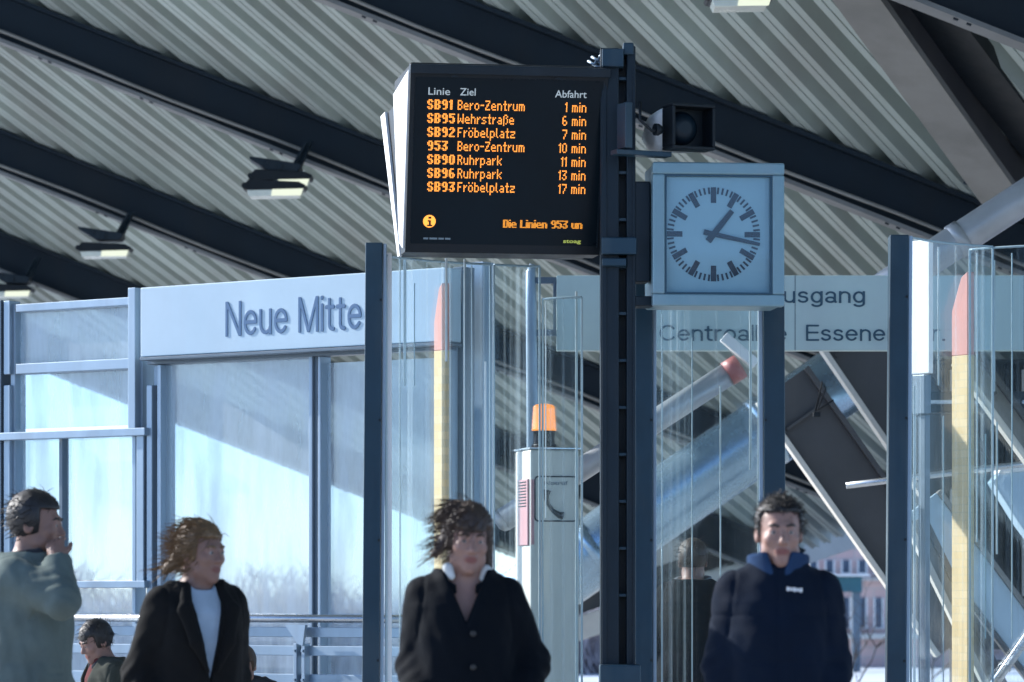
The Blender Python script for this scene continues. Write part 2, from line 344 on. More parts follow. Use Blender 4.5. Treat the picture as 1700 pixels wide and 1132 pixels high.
M['shelterglass'] = glass('bent_shelter_glass', (0.93, 0.97, 0.98), 0.0, 0.19, (0.62, 0.76, 0.84), gloss=0.0, stretch=(13, 13, 0.05), scale=2.2, wob=0.22, lo=0.555, hi=0.68, rough=0.02, warp=0.25, fres=0.26)  # pale streaks mixed in as painted reflections of the bent sheet
M['paneglass'] = glass('pavilion_glass', (0.86, 0.94, 0.98), 0.26, 0.54, (0.78, 0.88, 0.98), gloss=0.03, stretch=(3.2, 3.2, 0.6), scale=1.5, wob=0.12, rough=0.04)  # milky share paints in the bright haze of the panes
M['glassedge'] = mat('glass_edge', (0.34, 0.45, 0.50), 0.12, var=0.1, scale=10, stretch=(1, 1, 0.2), coat=0.5)
M['streakbright'] = mat('bright_reflection_line', (0.60, 0.68, 0.68), 0.2, var=0.3, scale=4, stretch=(1, 1, 0.3), coat=0.6)  # pale colour of the added reflection lines
M['led'] = emit('amber_led', (1.0, 0.33, 0.045), 0.85)
M['leddim'] = emit('amber_led_dim', (0.9, 0.33, 0.03), 0.55)
M['twig'] = mat('twig_bark', (0.05, 0.04, 0.035), 0.8, var=0.3)
M['facade'] = brick_mat('far_brick', (0.58, 0.40, 0.38), (0.64, 0.46, 0.43), (0.45, 0.42, 0.40), 0.25)
M['farglass'] = mat('far_window', (0.07, 0.10, 0.15), 0.1, var=0.2)
M['hedge'] = mat('winter_hedge', (0.36, 0.30, 0.30), 0.9, var=0.5, scale=4, bump=0.5, bscale=8)

# ------------------------------------------------------------------ the setting: ground, platform
g = MB(); g.grid([[(-900, -60, -0.45), (900, -60, -0.45)], [(-900, 1500, -0.45), (900, 1500, -0.45)]])
tag(g.build('ground', M['ground']), kind='structure')
g = MB(); g.box((0, 22, -0.22), (60, 70, 0.44), bev=0.02)
tag(g.build('pavement', M['platform']), kind='structure')

# ------------------------------------------------------------------ station roof: pitched plane Z = ROOF0 + MY*Y - SL*X
SL, MY, ROOF0 = 0.395, -0.205, EYE + 11.1
CX = 0.65
def roof_z(x, y): return ROOF0 + MY * y - SL * x
def on_roof(px, py, drop=0.0):
    dx, dz = (px - 850) / FPX, (HZ - py) / FPX
    Y = (ROOF0 - drop - EYE) / (dz - MY + SL * dx)
    return at(px, py, Y)
roof = thing('station_roof', 'pitched corrugated metal roof on dark steel beams high over the platform', 'roof', (0, 34, 0))
rb = Matrix.Translation((0, -34, 0))
EV0, EV1 = (1090.0, 1000.0), (1500.0, 862.0)
def past_eave(x, y):
    px = 850 + FPX * x / y; py = HZ - FPX * (roof_z(x, y) - EYE) / y
    return px > EV0[0] and py > EV0[1] + (EV1[1] - EV0[1]) * (px - EV0[0]) / (EV1[0] - EV0[0])
pitch = 0.43; Y0, Y1 = 5.0, 49.2; XL, XR = -9.5, 13.0
prof = [(0.0, 0.0), (0.075, 0.0), (0.085, 0.022), (0.105, 0.022), (0.115, 0.0), (0.19, 0.0), (0.245, 0.13), (0.335, 0.135), (0.34, 0.118), (0.36, 0.118), (0.365, 0.135), (0.38, 0.13)]
dk = MB(); NY = 20
us = np.arange(-19.5, 33.0, pitch)
line = [(u + a, h) for u in us for a, h in prof]
rows = []
for (u, h) in line:
    ya = max(Y0, 35 + (XL - u) / CX); yb = min(Y1, 35 + (XR - u) / CX)
    while yb > ya and past_eave(u + CX * (yb - 35), yb): yb -= 0.1
    if yb - ya < 0.3: rows.append(None); continue
    r = []
    for k in range(NY):
        y = ya + (yb - ya) * k / (NY - 1); x = u + CX * (y - 35)
        r.append((x, y - 34, roof_z(x, y) + h))
    rows.append(r)
seg = []
for r in rows + [None]:
    if r is None:
        if len(seg) > 1: dk.grid(seg)
        seg = []
    else: seg.append(r)
deck = dk.build('roof_deck', M['deck'], roof)
co = np.zeros(len(deck.data.vertices) * 3); deck.data.vertices.foreach_get('co', co); co = co.reshape(-1, 3); cy = co[:, 1] + 34
at_ = deck.data.attributes.new('tone', 'FLOAT', 'FACE'); fc = np.zeros(len(deck.data.polygons) * 3); deck.data.polygons.foreach_get('center', fc); fc = fc.reshape(-1, 3)
uu = fc[:, 0] - CX * (fc[:, 1] + 34 - 35); gi = np.floor((uu + 19.5) / (pitch * 2)).astype(int); bi = np.floor((fc[:, 1] + 34 - 2.8) / 9.3).astype(int)
at_.data.foreach_set('value', (0.94 + 0.13 * np.sin(gi * 12.9898 + bi * 78.233) * np.cos(gi * 4.1 + bi)).astype(np.float32))
sol = deck.modifiers.new('thickness', 'SOLIDIFY'); sol.thickness = 0.012; sol.offset = 1
# weather skin lying on top of the deck keeps daylight out of the joints
def ibeam(Y, h, wd, xl=XL, xr=XR, tf=0.035):
    """an I-beam following the roof slope at distance Y, its top flange under the deck"""
    while xr > xl and past_eave(xr, Y): xr -= 0.05
    m = MB(); d = Vector((1, 0, -SL)).normalized(); up = Vector((SL, 0, 1)).normalized()
    for (o, hh, ww) in ((-tf / 2 - 0.004, tf, wd), (-h / 2, h - 2 * tf - 0.01, 0.03), (-h + tf / 2, tf, wd)):
        a = Vector((xl, Y - 34, roof_z(xl, Y))) + up * o; b = Vector((xr, Y - 34, roof_z(xr, Y))) + up * o
        m.bar(a, b, ww, hh, up=(SL, 0, 1))
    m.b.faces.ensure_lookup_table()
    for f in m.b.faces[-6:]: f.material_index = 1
    # gusset plates and flange bolts
    x = xl + 0.7
    while x < xr:
        p = Vector((x, Y - 34, roof_z(x, Y)))
        for s in (-1, 1):
            q = p + up * (-h - 0.012) + Vector((0, -wd * 0.32, 0)) + d * (0.05 * s)
            m.bar(q, q + up * 0.03, 0.035, 0.035, up=(1, 0, 0))
        x += 1.1 + 0.25 * math.sin(x * 3)
    return m
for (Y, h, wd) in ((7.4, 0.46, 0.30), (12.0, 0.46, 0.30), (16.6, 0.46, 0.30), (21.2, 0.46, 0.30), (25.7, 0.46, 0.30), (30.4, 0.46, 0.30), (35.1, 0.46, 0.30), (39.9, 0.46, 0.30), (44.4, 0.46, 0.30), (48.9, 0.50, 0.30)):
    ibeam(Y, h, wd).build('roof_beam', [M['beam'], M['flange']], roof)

for (Y, dx) in ((30.4, .10), (35.1, .12), (39.9, .10)):
    m = MB(); up = Vector((SL, 0, 1)).normalized(); pts = []
    x = XL + 0.2
    while x < 5.5 and not past_eave(x + 0.4, Y):
        pts.append(Vector((x, Y - 34 - 0.165, roof_z(x, Y) - 0.40 + 0.012 * math.sin(x * 2.3)))); x += 0.5
    m.tube(pts, 0.016, 8); m.build('conduit', M['soffit'], roof)
# hip girder with a broad grey underside, upper right
a = on_roof(1398, -40, 0.35); b = on_roof(1668, 335, 0.35)
hip = thing('hip_girder', 'broad grey box girder running steeply under the roof at the upper right', 'girder', a)
d = (b - a)
m = MB(); m.bar((0, 0, 0), d, 0.36, 0.06, up=(0, 0, 1)); m.build('bottom_flange', M['soffit'], hip)
m = MB(); m.bar(Vector((0.10, 0, 0.20)), d + Vector((0.10, 0, 0.20)), 0.16, 0.33, up=(0, 0, 1)); m.build('web', M['girder'], hip)
m = MB(); m.bar(Vector((0.42, 0.1, 0.14)), d + Vector((0.55, 0.1, 0.14)), 0.40, 0.10, up=(0.2, 0, 1)); m.build('valley_plate', M['black'], hip)
a = at(1540, 105, 28.8); b = at(1760, 165, 28.0)
sb = thing('secondary_beam', 'short dark beam crossing behind the broad grey girder at the upper right', 'beam', a)
m = MB(); m.bar((0, 0, 0), b - a, 0.03, 0.22); m.build('web', M['beam'], sb)
m = MB(); m.bar((0, -0.02, -0.13), b - a + Vector((0, -0.02, -0.13)), 0.22, 0.035); m.build('bottom_flange', M['beam'], sb)
a = at(1610, 270, 30.0); b = at(1780, 330, 29.5)
sb = thing('secondary_beam', 'lower dark beam at the right edge above the big grey tube', 'beam', a)
m = MB(); m.bar((0, 0, 0), b - a, 0.05, 0.30); m.build('web', M['beam'], sb)
m = MB(); m.bar((0, -0.02, -0.17), b - a + Vector((0, -0.02, -0.17)), 0.24, 0.035); m.build('bottom_flange', M['beam'], sb)

# floodlights hanging under the beams
def floodlight(px, py, Y, heads, label, sc=1.0):
    t = thing('floodlight', label, 'floodlight', at(px, py, Y), 0, 'floodlights under the roof beams')
    k = Y / FPX * sc                                   # metres per photo pixel at that distance
    m = MB()
    m.bar((32 * k, 0.05, -4 * k), (52 * k, 0.12, 46 * k), 0.06, 9 * k, up=(1, 0, 0)); m.bar((24 * k, -0.02, -2 * k), (46 * k, 0.03, 40 * k), 0.05, 4 * k, up=(1, 0, 0))
    m.build('arm', M['navydark'], t)
    m = MB(); m.prism([(-47 * k, 14 * k), (-30 * k, 12 * k), (38 * k, 2 * k), (40 * k, -4 * k), (34 * k, -12 * k), (-10 * k, -12 * k), (-46 * k, 9 * k)], 'y', -0.14, 0.16, bev=0.008)
    m.box((4 * k, -0.15, -4 * k), (5 * k, 0.03, 8 * k)); m.box((-18 * k, -0.15, 4 * k), (4 * k, 0.02, 4 * k))
    m.build('gear_box', M['navydark'], t)
    for (ox, oz) in heads:
        m = MB()
        m.prism([(-50 * k, 6 * k), (-42 * k, 14 * k), (40 * k, 10 * k), (52 * k, 4 * k), (48 * k, -2 * k), (-48 * k, -4 * k)], 'y', -0.17, 0.17, bev=0.006)
        m.tube([(-50 * k, -0.18, 3 * k), (-50 * k, 0.18, 3 * k)], 5 * k, 10)
        M4 = Matrix.Translation((ox * k, 0, oz * k)); hd = move(m, M4).build('lamp_head', M['black'], t)
        m = MB(); m.prism([(-46 * k, -4.5 * k), (46 * k, -2.5 * k), (40 * k, -13 * k), (-42 * k, -15 * k)], 'y', -0.165, 0.12, bev=0.004)
        move(m, M4).build('reflector', M['lampglass'], hd)
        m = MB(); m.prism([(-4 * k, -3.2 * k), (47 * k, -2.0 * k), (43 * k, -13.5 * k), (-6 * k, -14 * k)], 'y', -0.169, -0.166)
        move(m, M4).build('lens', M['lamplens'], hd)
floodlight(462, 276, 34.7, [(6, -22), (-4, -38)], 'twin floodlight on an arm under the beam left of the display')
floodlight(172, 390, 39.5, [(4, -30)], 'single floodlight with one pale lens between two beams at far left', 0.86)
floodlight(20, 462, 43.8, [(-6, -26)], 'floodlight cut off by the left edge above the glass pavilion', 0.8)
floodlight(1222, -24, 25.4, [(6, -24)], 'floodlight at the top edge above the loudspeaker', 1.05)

# ------------------------------------------------------------------ glass pavilion with the station name, turned 36 degrees
FA = Vector((-0.874, 21.4)); FU = Vector((0.809, -0.588)); FN = Vector((-0.588, -0.809))
FRZ = math.atan2(FU.y, FU.x)
def ft(px, off=0.0):
    """distance along the pavilion front, and depth, where the column of pixels px meets it"""
    k = (px - 850) / FPX; A = FA + FN * off
    t = (k * A.y - A.x) / (FU.x - k * FU.y)
    return t, A.y + FU.y * t
def frect(mb, x0, x1, y0, y1, off, thick, bev=0.004, ref=None):
    t0, _ = ft(x0, off); t1, _ = ft(x1, off); _, Yr = ft((x0 + x1) / 2 if ref is None else ref, off)
    za = EYE + (HZ - y0) * Yr / FPX; zb = EYE + (HZ - y1) * Yr / FPX
    mb.box(((t0 + t1) / 2, -off, (za + zb) / 2), (abs(t1 - t0), thick, abs(za - zb)), bev=bev); return mb
pav = thing('glass_pavilion', 'glazed waiting pavilion with pale blue aluminium frames below the station name', 'shelter', (FA.x, FA.y, 0), FRZ)
GL = 1375                                              # a row well below the frame, where the fronts meet the platform
def fpart(name, m, *rects, parent=pav):
    b = MB()
    for r in rects: frect(b, *r)
    return b.build(name, m, parent)
fpart('frame_post', M['aludark'], (-14, 14, 500, GL, 0.02, 0.14))
fpart('frame_post', M['alu'], (15, 25, 500, 622, 0.03, 0.10), (15, 25, 640, GL, 0.03, 0.10), (26.5, 34, 505, GL, 0.0, 0.10))
fpart('frame_post', M['alu'], (223, 235, 478, 722, 0.05, 0.12, 0.004, 235), (236.2, 247, 480, 720, 0.0, 0.12, 0.004, 235))
fpart('frame_post', M['alu'], (228, 234, 724, GL, 0.02, 0.10), (235.2, 247, 712, 968, 0.05, 0.10))
fpart('frame_post', M['alu'], (252, 261, 640, GL, 0.04, 0.10), (262.5, 268, 605, GL, -0.01, 0.08), (269.5, 276, 606, GL, 0.03, 0.10), (277.5, 284, 606, GL, -0.01, 0.08))
fpart('frame_post', M['alu'], (521, 527, 588, GL, 0.02, 0.10), (536, 541, 592, GL, 0.02, 0.10))
fpart('frame_post', M['aludark'], (527.6, 535.4, 588, GL, 0.0, 0.10))
fpart('frame_post', M['alu'], (742, 752, 560, GL, 0.02, 0.10))
fpart('frame_post', M['aludark'], (762, 778, 444, GL, -0.1, 0.12)); fpart('frame_post', M['alu'], (784, 812, 436, GL, -0.3, 0.12))
fpart('frame_rail', M['alu'], (35, 223, 500, 513, 0.03, 0.10, 0.004, 130))
fpart('frame_rail', M['alu'], (35, 223, 600, 617, 0.03, 0.10, 0.004, 130))
fpart('frame_rail', M['alu'], (-60, 247, 710, 723, 0.09, 0.08, 0.004, 247))
fpart('frame_rail', M['alu'], (-60, 247, 964, 976, 0.09, 0.08, 0.004, 200))
fpart('frame_rail', M['aludark'], (253, 750, 596, 606, 0.04, 0.10, 0.004, 253))
fpart('glazing_bar', M['aludark'], (103, 109, 724, 964, 0.0, 0.06))
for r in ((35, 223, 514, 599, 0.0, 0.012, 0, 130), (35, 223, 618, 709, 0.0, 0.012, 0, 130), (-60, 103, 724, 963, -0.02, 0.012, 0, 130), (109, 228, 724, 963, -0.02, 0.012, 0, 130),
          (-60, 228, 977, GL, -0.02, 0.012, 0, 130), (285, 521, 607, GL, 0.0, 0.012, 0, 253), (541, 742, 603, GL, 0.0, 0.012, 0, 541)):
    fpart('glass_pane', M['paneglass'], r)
sn = thing('station_sign', 'long pale blue station name board reading Neue Mitte above the glazed pavilion', 'sign', (FA.x, FA.y, 0), FRZ)
fpart('sign_panel', M['signleft'], (247.5, 752, 479, 594, 0.10, 0.16, 0.006, 247), parent=sn)
fpart('lower_trim', M['aludark'], (247.5, 752, 594.8, 599.5, 0.11, 0.17, 0.002, 247), parent=sn)
t0, Ya = ft(374, 0.183); t1, _ = ft(600, 0.183)
tm = stroke_text('Neue Mitte', t1 - t0, 0.212); move(tm, Matrix.Translation((t0, -0.1805, EYE + (HZ - 559) * Ya / FPX)))
tm.build('lettering', M['signblue'], sn)

# railing behind the bench, parallel to the pavilion
rl = thing('railing', 'tubular grey railing with flat slats in front of the glass pavilion', 'railing', (FA.x, FA.y, 0), FRZ)
OFFR = 0.75
def rz_(py, px=300): return EYE + (HZ - py) * ft(px, OFFR)[1] / FPX
ta, tb = ft(-60, OFFR)[0], ft(760, OFFR)[0]
m = MB(); m.tube([(ta, -OFFR, rz_(1026)), (tb, -OFFR, rz_(1026))], 0.024, 14); m.build('top_rail', M['steel'], rl)
for (ya, yb) in ((1040, 1056), (1070, 1086), (1116, 1134), (1168, 1186), (1222, 1240)):
    m = MB(); m.box(((ta + tb) / 2, -OFFR + 0.03, (rz_(ya) + rz_(yb)) / 2), (tb - ta, 0.02, abs(rz_(ya) - rz_(yb))), bev=0.003); m.build('slat', M['alu'], rl)
for px in (20, 245, 500, 740):
    t, _ = ft(px, OFFR); m = MB()
    for s in (-1, 1): m.box((t + 0.03 * s, -OFFR + 0.005, rz_(1066) / 2), (0.025, 0.05, rz_(1066)), bev=0.003)
    m.prism([(t - 0.08, rz_(1036)), (t + 0.07, rz_(1036)), (t + 0.05, rz_(1070)), (t + 0.01, rz_(1066))], 'y', -OFFR - 0.05, -OFFR - 0.03)
    for zz in (rz_(1078), rz_(1125)):
        for s in (-1, 1): m.box((t + 0.03 * s, -OFFR - 0.026, zz), (0.014, 0.014, 0.014))
    m.build('post', M['alu'], rl)
bn = thing('bench', 'grey metal bench standing in front of the slatted railing', 'bench', (FA.x, FA.y, 0), FRZ)
m = MB()
for k in range(5): m.box(((ta + ft(620, 1.1)[0]) / 2, -(0.95 + 0.1 * k), 0.435), (ft(620, 1.1)[0] - ta, 0.08, 0.03), bev=0.004)
m.build('seat', M['alu'], bn)
for px in (60, 300, 560):
    t, _ = ft(px, 1.1); m = MB(); m.box((t, -1.15, 0.2), (0.06, 0.36, 0.418), bev=0.005); m.build('leg', M['aludark'], bn)

# ------------------------------------------------------------------ exit sign on its mast
YS = 21.6; ks = YS / FPX
es = thing('exit_sign', 'long pale exit sign board with dark lettering Ausgang, Centroallee and Essener Str.', 'sign', at(924, 990, YS))
def ex(px): return (px - 924) * ks
def ez(py): return (HZ - py) * ks
m = MB(); m.box((ex((924 + 1830) / 2), 0.04, ez(519.5)), ((1830 - 924) * ks, 0.08, 125 * ks), bev=0.005); m.build('sign_panel', M['signwhite'], es)
for px in (1320, 1700):
    m = MB(); m.box((ex(px), -0.0002, ez(519.5)), (0.004, 0.003, 124 * ks)); m.build('panel_joint', M['aludark'], es)
for (s, x0, x1, base) in (('Ausgang', 1268, 1436, 503), ('Centroallee', 1095, 1306, 566), ('Essener', 1338, 1485, 566), ('Str.', 1497, 1569, 566)):
    tm = stroke_text(s, (x1 - x0) * ks, 27 * ks); move(tm, Matrix.Translation((ex(x0), -0.001, ez(base)))).build('lettering', M['signdark'], es)
# tram stop pictogram: framed carriage
m = MB()
for (x0, x1, y0, y1) in ((1586, 1617, 526, 528), (1586, 1617, 575, 577), (1586, 1588, 528, 575), (1615, 1617, 528, 575), (1590, 1613, 548, 550), (1594, 1608, 552, 557), (1608, 1613, 548, 556)):
    m.box((ex((x0 + x1) / 2), -0.002, ez((y0 + y1) / 2)), ((x1 - x0) * ks, 0.004, (y1 - y0) * ks))
m.build('pictogram', M['signdark'], es)
m = MB(); m.tube([(ex(885), 0.04, -EYE), (ex(884), 0.04, ez(700)), (ex(882), 0.04, ez(500)), (ex(881), 0.05, ez(452)), (ex(884), 0.06, ez(438))], [0.036, 0.036, 0.034, 0.03, 0.02], 14); m.build('mast', M['alu'], es)
m = MB()
for (y0, y1) in ((459, 470), (546, 557)): m.box((ex(908), 0.05, ez((y0 + y1) / 2)), (38 * ks, 0.04, (y1 - y0) * ks), bev=0.003)
m.box((ex(921), 0.05, ez(508)), (5 * ks, 0.05, 90 * ks)); m.build('bracket', M['aludark'], es)

# ------------------------------------------------------------------ bent glass wind screens
def gpane(pts, y_top, Yref, parent, bow=0.0, name='glass_pane', thick=0.014, zb=0.05, corner=0.0, split=None):
    """a bent sheet of glass through plan points (px, Y); ends show a thick edge"""
    P2 = []
    n = 28
    p0 = Vector(((pts[0][0] - 850) * pts[0][1] / FPX, pts[0][1])); p1 = Vector(((pts[1][0] - 850) * pts[1][1] / FPX, pts[1][1]))
    d = p1 - p0; nn = Vector((-d.y, d.x)).normalized()
    for k in range(n + 1):
        s = k / n; P2.append(p0 + d * s + nn * bow * 4 * s * (1 - s))
    zt = EYE + (HZ - y_top) * Yref / FPX
    m = MB(); org = parent.location
    F, B = [], []
    for k in range(n + 1):
        tv = (P2[min(k + 1, n)] - P2[max(k - 1, 0)]).normalized(); q = Vector((-tv.y, tv.x)) * thick / 2
        F.append(P2[k] - q); B.append(P2[k] + q)
    for side in (F, B[::-1]):
        m.grid([[(p.x - org.x, p.y - org.y, zb) for p in side], [(p.x - org.x, p.y - org.y, zt) for p in side]])
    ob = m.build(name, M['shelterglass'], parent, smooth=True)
    e = MB()
    for k in (0, n):
        p = P2[k]; e.box((p.x - org.x, p.y - org.y, (zb + zt) / 2), (thick * 0.8, thick * 0.8, zt - zb), bev=0.003)
    e.tube([(p.x - org.x, p.y - org.y, zt) for p in P2], thick * 0.5, 6)
    e.build('glass_edge', M['glassedge'], ob)
    return ob
def streak(px, y0, y1, Y, wpx, parent, m_='glassedge'):  # thin pale strip put in for a bright reflection line on the glass
    k = Y / FPX; c = at(px, (y0 + y1) / 2, Y); m = MB()
    m.box((c.x - parent.location.x, c.y - parent.location.y, c.z), (wpx * k, 0.012, (y1 - y0) * k), bev=0.002); return m.build('reflection_streak', M[m_], parent)
def screen_post(px0, px1, y_top, Y, parent, lean=0.0, light='right'):
    k = Y / FPX; c = at((px0 + px1) / 2, y_top, Y); wd = (px1 - px0) * k
    m = MB(); org = parent.location
    m.bar((c.x - org.x - lean * c.z, c.y - org.y, 0.0), (c.x - org.x, c.y - org.y, c.z), 0.11, wd, up=(1, 0, 0), bev=0.006)
    ob = m.build('post', M['navy'], parent)
    m = MB(); s = 1 if light == 'right' else -1
    for x in (0.62,):
        xx = c.x - org.x + s * wd * x
        m.bar((xx - lean * c.z, c.y - org.y - 0.02, 0.0), (xx, c.y - org.y - 0.02, c.z - 0.004), 0.03, wd * 0.2, up=(1, 0, 0), bev=0.003)
    m.build('clamp_strip', M['alu'], ob)
    z = 0.4
    while z < c.z:
        m = MB(); m.box((c.x - org.x + s * wd * 0.42 - lean * (c.z - z), c.y - org.y - 0.057, z), (0.012, 0.008, 0.012)); m.build('bolt', M['black'], ob); z += 0.62
    return ob
YW = 18.7
s1 = thing('wind_screen', 'tall bent glass wind screen on a navy post under the departure display', 'wind screen', (at(620, 990, YW).x, YW, 0))
screen_post(607.5, 636, 404, YW, s1, 0.008)
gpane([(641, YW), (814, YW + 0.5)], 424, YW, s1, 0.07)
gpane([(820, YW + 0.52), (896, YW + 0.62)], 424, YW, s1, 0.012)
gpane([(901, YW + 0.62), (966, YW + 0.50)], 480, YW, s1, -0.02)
m = MB(); m.box((21.5 * YW / FPX + 0.012, 0.02, 1.58), (0.030, 0.03, 3.10), bev=0.004); m.build('bright_strip', M['whitepaint'], s1)  # white strip put in for the bright reflection beside the post
s2 = thing('wind_screen', 'bent glass wind screen between two navy posts below the station clock', 'wind screen', (at(1280, 990, YW).x, YW, 0))
screen_post(1054, 1083, 440, YW, s2, 0.0)
screen_post(1266, 1301, 440, YW, s2, -0.004, 'left')
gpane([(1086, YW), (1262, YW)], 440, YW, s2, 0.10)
s3 = thing('wind_screen', 'glass wind screen behind the navy post nearest the right edge', 'wind screen', (at(1490, 990, YW).x, YW, 0))
screen_post(1476, 1507, 391, YW - 0.2, s3, 0.007)
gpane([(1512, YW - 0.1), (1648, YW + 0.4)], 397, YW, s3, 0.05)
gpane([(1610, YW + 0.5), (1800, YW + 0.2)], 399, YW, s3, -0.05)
for (px, y0, y1, w_) in ((664, 428, 1400, 2.5), (672, 428, 640, 5), (688, 470, 640, 2), (741, 428, 600, 4), (771, 430, 1400, 2.5), (783, 440, 860, 2), (806, 600, 1400, 3)): streak(px, y0, y1, YW + 0.3, w_, s1, 'streakbright' if w_ > 2.2 else 'glassedge')
for (px, y0, y1, w_) in ((906, 500, 860, 2), (957, 484, 1400, 4)): streak(px, y0, y1, YW + 0.55, w_, s1, 'streakbright')
for (px, y0, y1, w_) in ((1099, 520, 1400, 2), (1149, 560, 1400, 2), (1196, 640, 1400, 2.5), (1246, 510, 780, 4), (1259, 510, 1400, 3)): streak(px, y0, y1, YW + 0.32, w_, s2, 'streakbright' if w_ > 2.2 else 'glassedge')
for (px, y0, y1, w_) in ((1518, 640, 1400, 4), (1558, 410, 640, 2.5), (1566, 690, 1400, 2), (1622, 420, 900, 2), (1650, 432, 650, 4), (1655, 700, 920, 3), (1680, 420, 1060, 2), (1636, 720, 1060, 2)): streak(px, y0, y1, YW + 0.45, w_, s3, 'streakbright' if w_ > 2.2 else 'glassedge')
pn = thing('reflection_panel', 'narrow white panel standing in for a bright reflection just right of the navy post', 'board', at(1530, 990, 19.6), R(-52))  # white panel added for a bright reflection, turned to catch the sun
k = 19.6 / FPX
m = MB(); m.box((0, 0, (990 - 510) * k), (46 * k, 0.03, 222 * k), bev=0.006); m.build('panel', M['whitepaint'], pn)
m = MB(); m.box((0, 0.0, (990 - 655) * k), (30 * k, 0.05, 66 * k), bev=0.006); m.box((0, 0.02, (990 - 688) * k / 2 - EYE / 2), (16 * k, 0.04, (990 - 688) * k + EYE), bev=0.004); m.build('foot', M['aludark'], pn)

# ------------------------------------------------------------------ emergency call pillar with beacon
YP = 19.9; kp = YP / FPX
ep = thing('emergency_call_pillar', 'pale grey emergency call pillar with a telephone symbol under an amber beacon', 'call pillar', at(921, 990, YP) - Vector((0, 0, EYE)), R(14))
hz = EYE + (990 - 746) * kp
m = MB(); m.box((0, 0.17, hz / 2), (84 * kp, 0.34, hz), bev=0.012); m.build('housing', M['pillar'], ep)
m = MB(); m.box((0, 0.17, hz + 0.006), (88 * kp, 0.36, 0.012), bev=0.003); m.build('lid', M['steel'], ep)
def pz(py): return EYE + (990 - py) * kp
m = MB(); m.box((-42 * kp - 0.006, 0.13, pz(850)), (0.012, 0.22, 110 * kp), bev=0.004); pp = m.build('speaker_panel', M['pinkred'], ep)
m = MB()
for j in range(9): m.box((-42 * kp - 0.0125, 0.13, pz(800 + j * 5)), (0.003, 0.17, 2 * kp))
m.build('slot', M['black'], pp)
m = MB()
for j in range(9): m.box((-42 * kp + 0.010 + 0.0, -0.001, pz(800 + j * 5)), (0.01, 0.003, 2 * kp))
m.box((-38 * kp, -0.0015, pz(850)), (5 * kp, 0.003, 108 * kp)); m.build('edge_strip', M['pinkred'], ep)
# telephone symbol in a rounded frame
m = MB()
pts = []
for cx, cz, a0 in ((30, 31, 0), (-30, 31, 90), (-30, -31, 180), (30, -31, 270)):
    for q in range(5):
        an = R(a0 + q * 22.5); pts.append((cx * kp + 6 * kp * math.cos(an), 0, cz * kp + 6 * kp * math.sin(an)))
pts.append(pts[0]); 
m.tube([(p[0] + 2 * kp, -0.002, p[2] + pz(828)) for p in pts], 1.3 * kp, 6)
hs = [(-13, 18), (-15, 8), (-12, -4), (-4, -15), (6, -22), (14, -24)]
m.tube([(x * kp, -0.002, z * kp + pz(832)) for x, z in hs], [7 * kp, 5 * kp, 3.4 * kp, 3.4 * kp, 5 * kp, 7 * kp], 8)
m.build('telephone_symbol', M['ink'], ep)
tm = text_mesh('Notruf', width=40 * kp, cap=7 * kp); move(tm, Matrix.Translation((-18 * kp, -0.001, pz(805)))).build('lettering', M['aludark'], ep)
bc = thing('beacon_lamp', 'amber warning beacon on a dark socket standing on the emergency call pillar', 'beacon', (0, 0, 0), 0)
bc.location = Vector(at(903, 746, YP + 0.15)) + Vector((0, 0, 0.012))
m = MB(); m.lathe([(21 * kp, 0), (21 * kp, 4 * kp), (18 * kp, 6 * kp), (18 * kp, 25 * kp), (20 * kp, 27 * kp)]); m.build('socket', M['black'], bc)
prof_b = []
for j in range(13): prof_b.append(((20.5 - 0.22 * j + (0.6 if j % 2 else 0)) * kp, (27.3 + 3.4 * j) * kp))
prof_b += [(15 * kp, 71 * kp), (6 * kp, 73 * kp)]
m = MB(); m.lathe(prof_b); m.build('lens', M['amber'], bc)
# ------------------------------------------------------------------ pole carrying display, clock and loudspeaker
YD = 18.0; kd = YD / FPX; YAW = R(9)
pole = thing('display_pole', 'dark double profile pole with rungs carrying the display and the clock', 'pole', (at(1029, 990, YD).x, YD + 0.05, 0))
def dz(py): return EYE + (990 - py) * kd
zt = dz(80)
m = MB(); m.box((-17 * kd, 0, (zt + 0.1) / 2), (31 * kd, 0.13, zt - 0.1), bev=0.006); m.box((-26 * kd, -0.062, zt / 2), (8 * kd, 0.02, zt - 0.2), bev=0.003); m.build('profile', M['navydark'], pole)
m = MB(); m.box((18.5 * kd, 0, (zt + 0.1) / 2), (15 * kd, 0.13, zt - 0.1 + 0.02), bev=0.006); m.box((23 * kd, -0.064, zt / 2), (3 * kd, 0.02, zt - 0.2)); m.build('profile', M['navydark'], pole)
m = MB(); m.box((4.8 * kd, 0.052, (zt + 0.1) / 2), (13.5 * kd, 0.02, zt - 0.12)); m.build('back_plate', M['navydark'], pole)
for j in range(12):
    py = 130 + j * 78
    m = MB(); m.box((4.8 * kd, -0.01, dz(py)), (13 * kd, 0.07, 5 * kd), bev=0.002); m.build('rung', M['navy'], pole)
m = MB(); m.box((-12 * kd, -0.02, dz(98)), (36 * kd, 0.17, 30 * kd), bev=0.006); m.box((14 * kd, -0.01, dz(82)), (18 * kd, 0.15, 20 * kd), bev=0.008)
m.build('clamp', M['navy'], pole); m = MB(); m.box((-10 * kd, -0.03, dz(437)), (40 * kd, 0.19, 12 * kd), bev=0.004); m.box((-2 * kd, -0.03, dz(410)), (58 * kd, 0.18, 28 * kd), bev=0.006)
m.build('clamp', M['navy'], pole)
m = MB(); m.box((0, -0.03, dz(1103) / 2), (68 * kd, 0.22, dz(1103)), bev=0.008); m.build('base_box', M['navy'], pole)
m = MB()
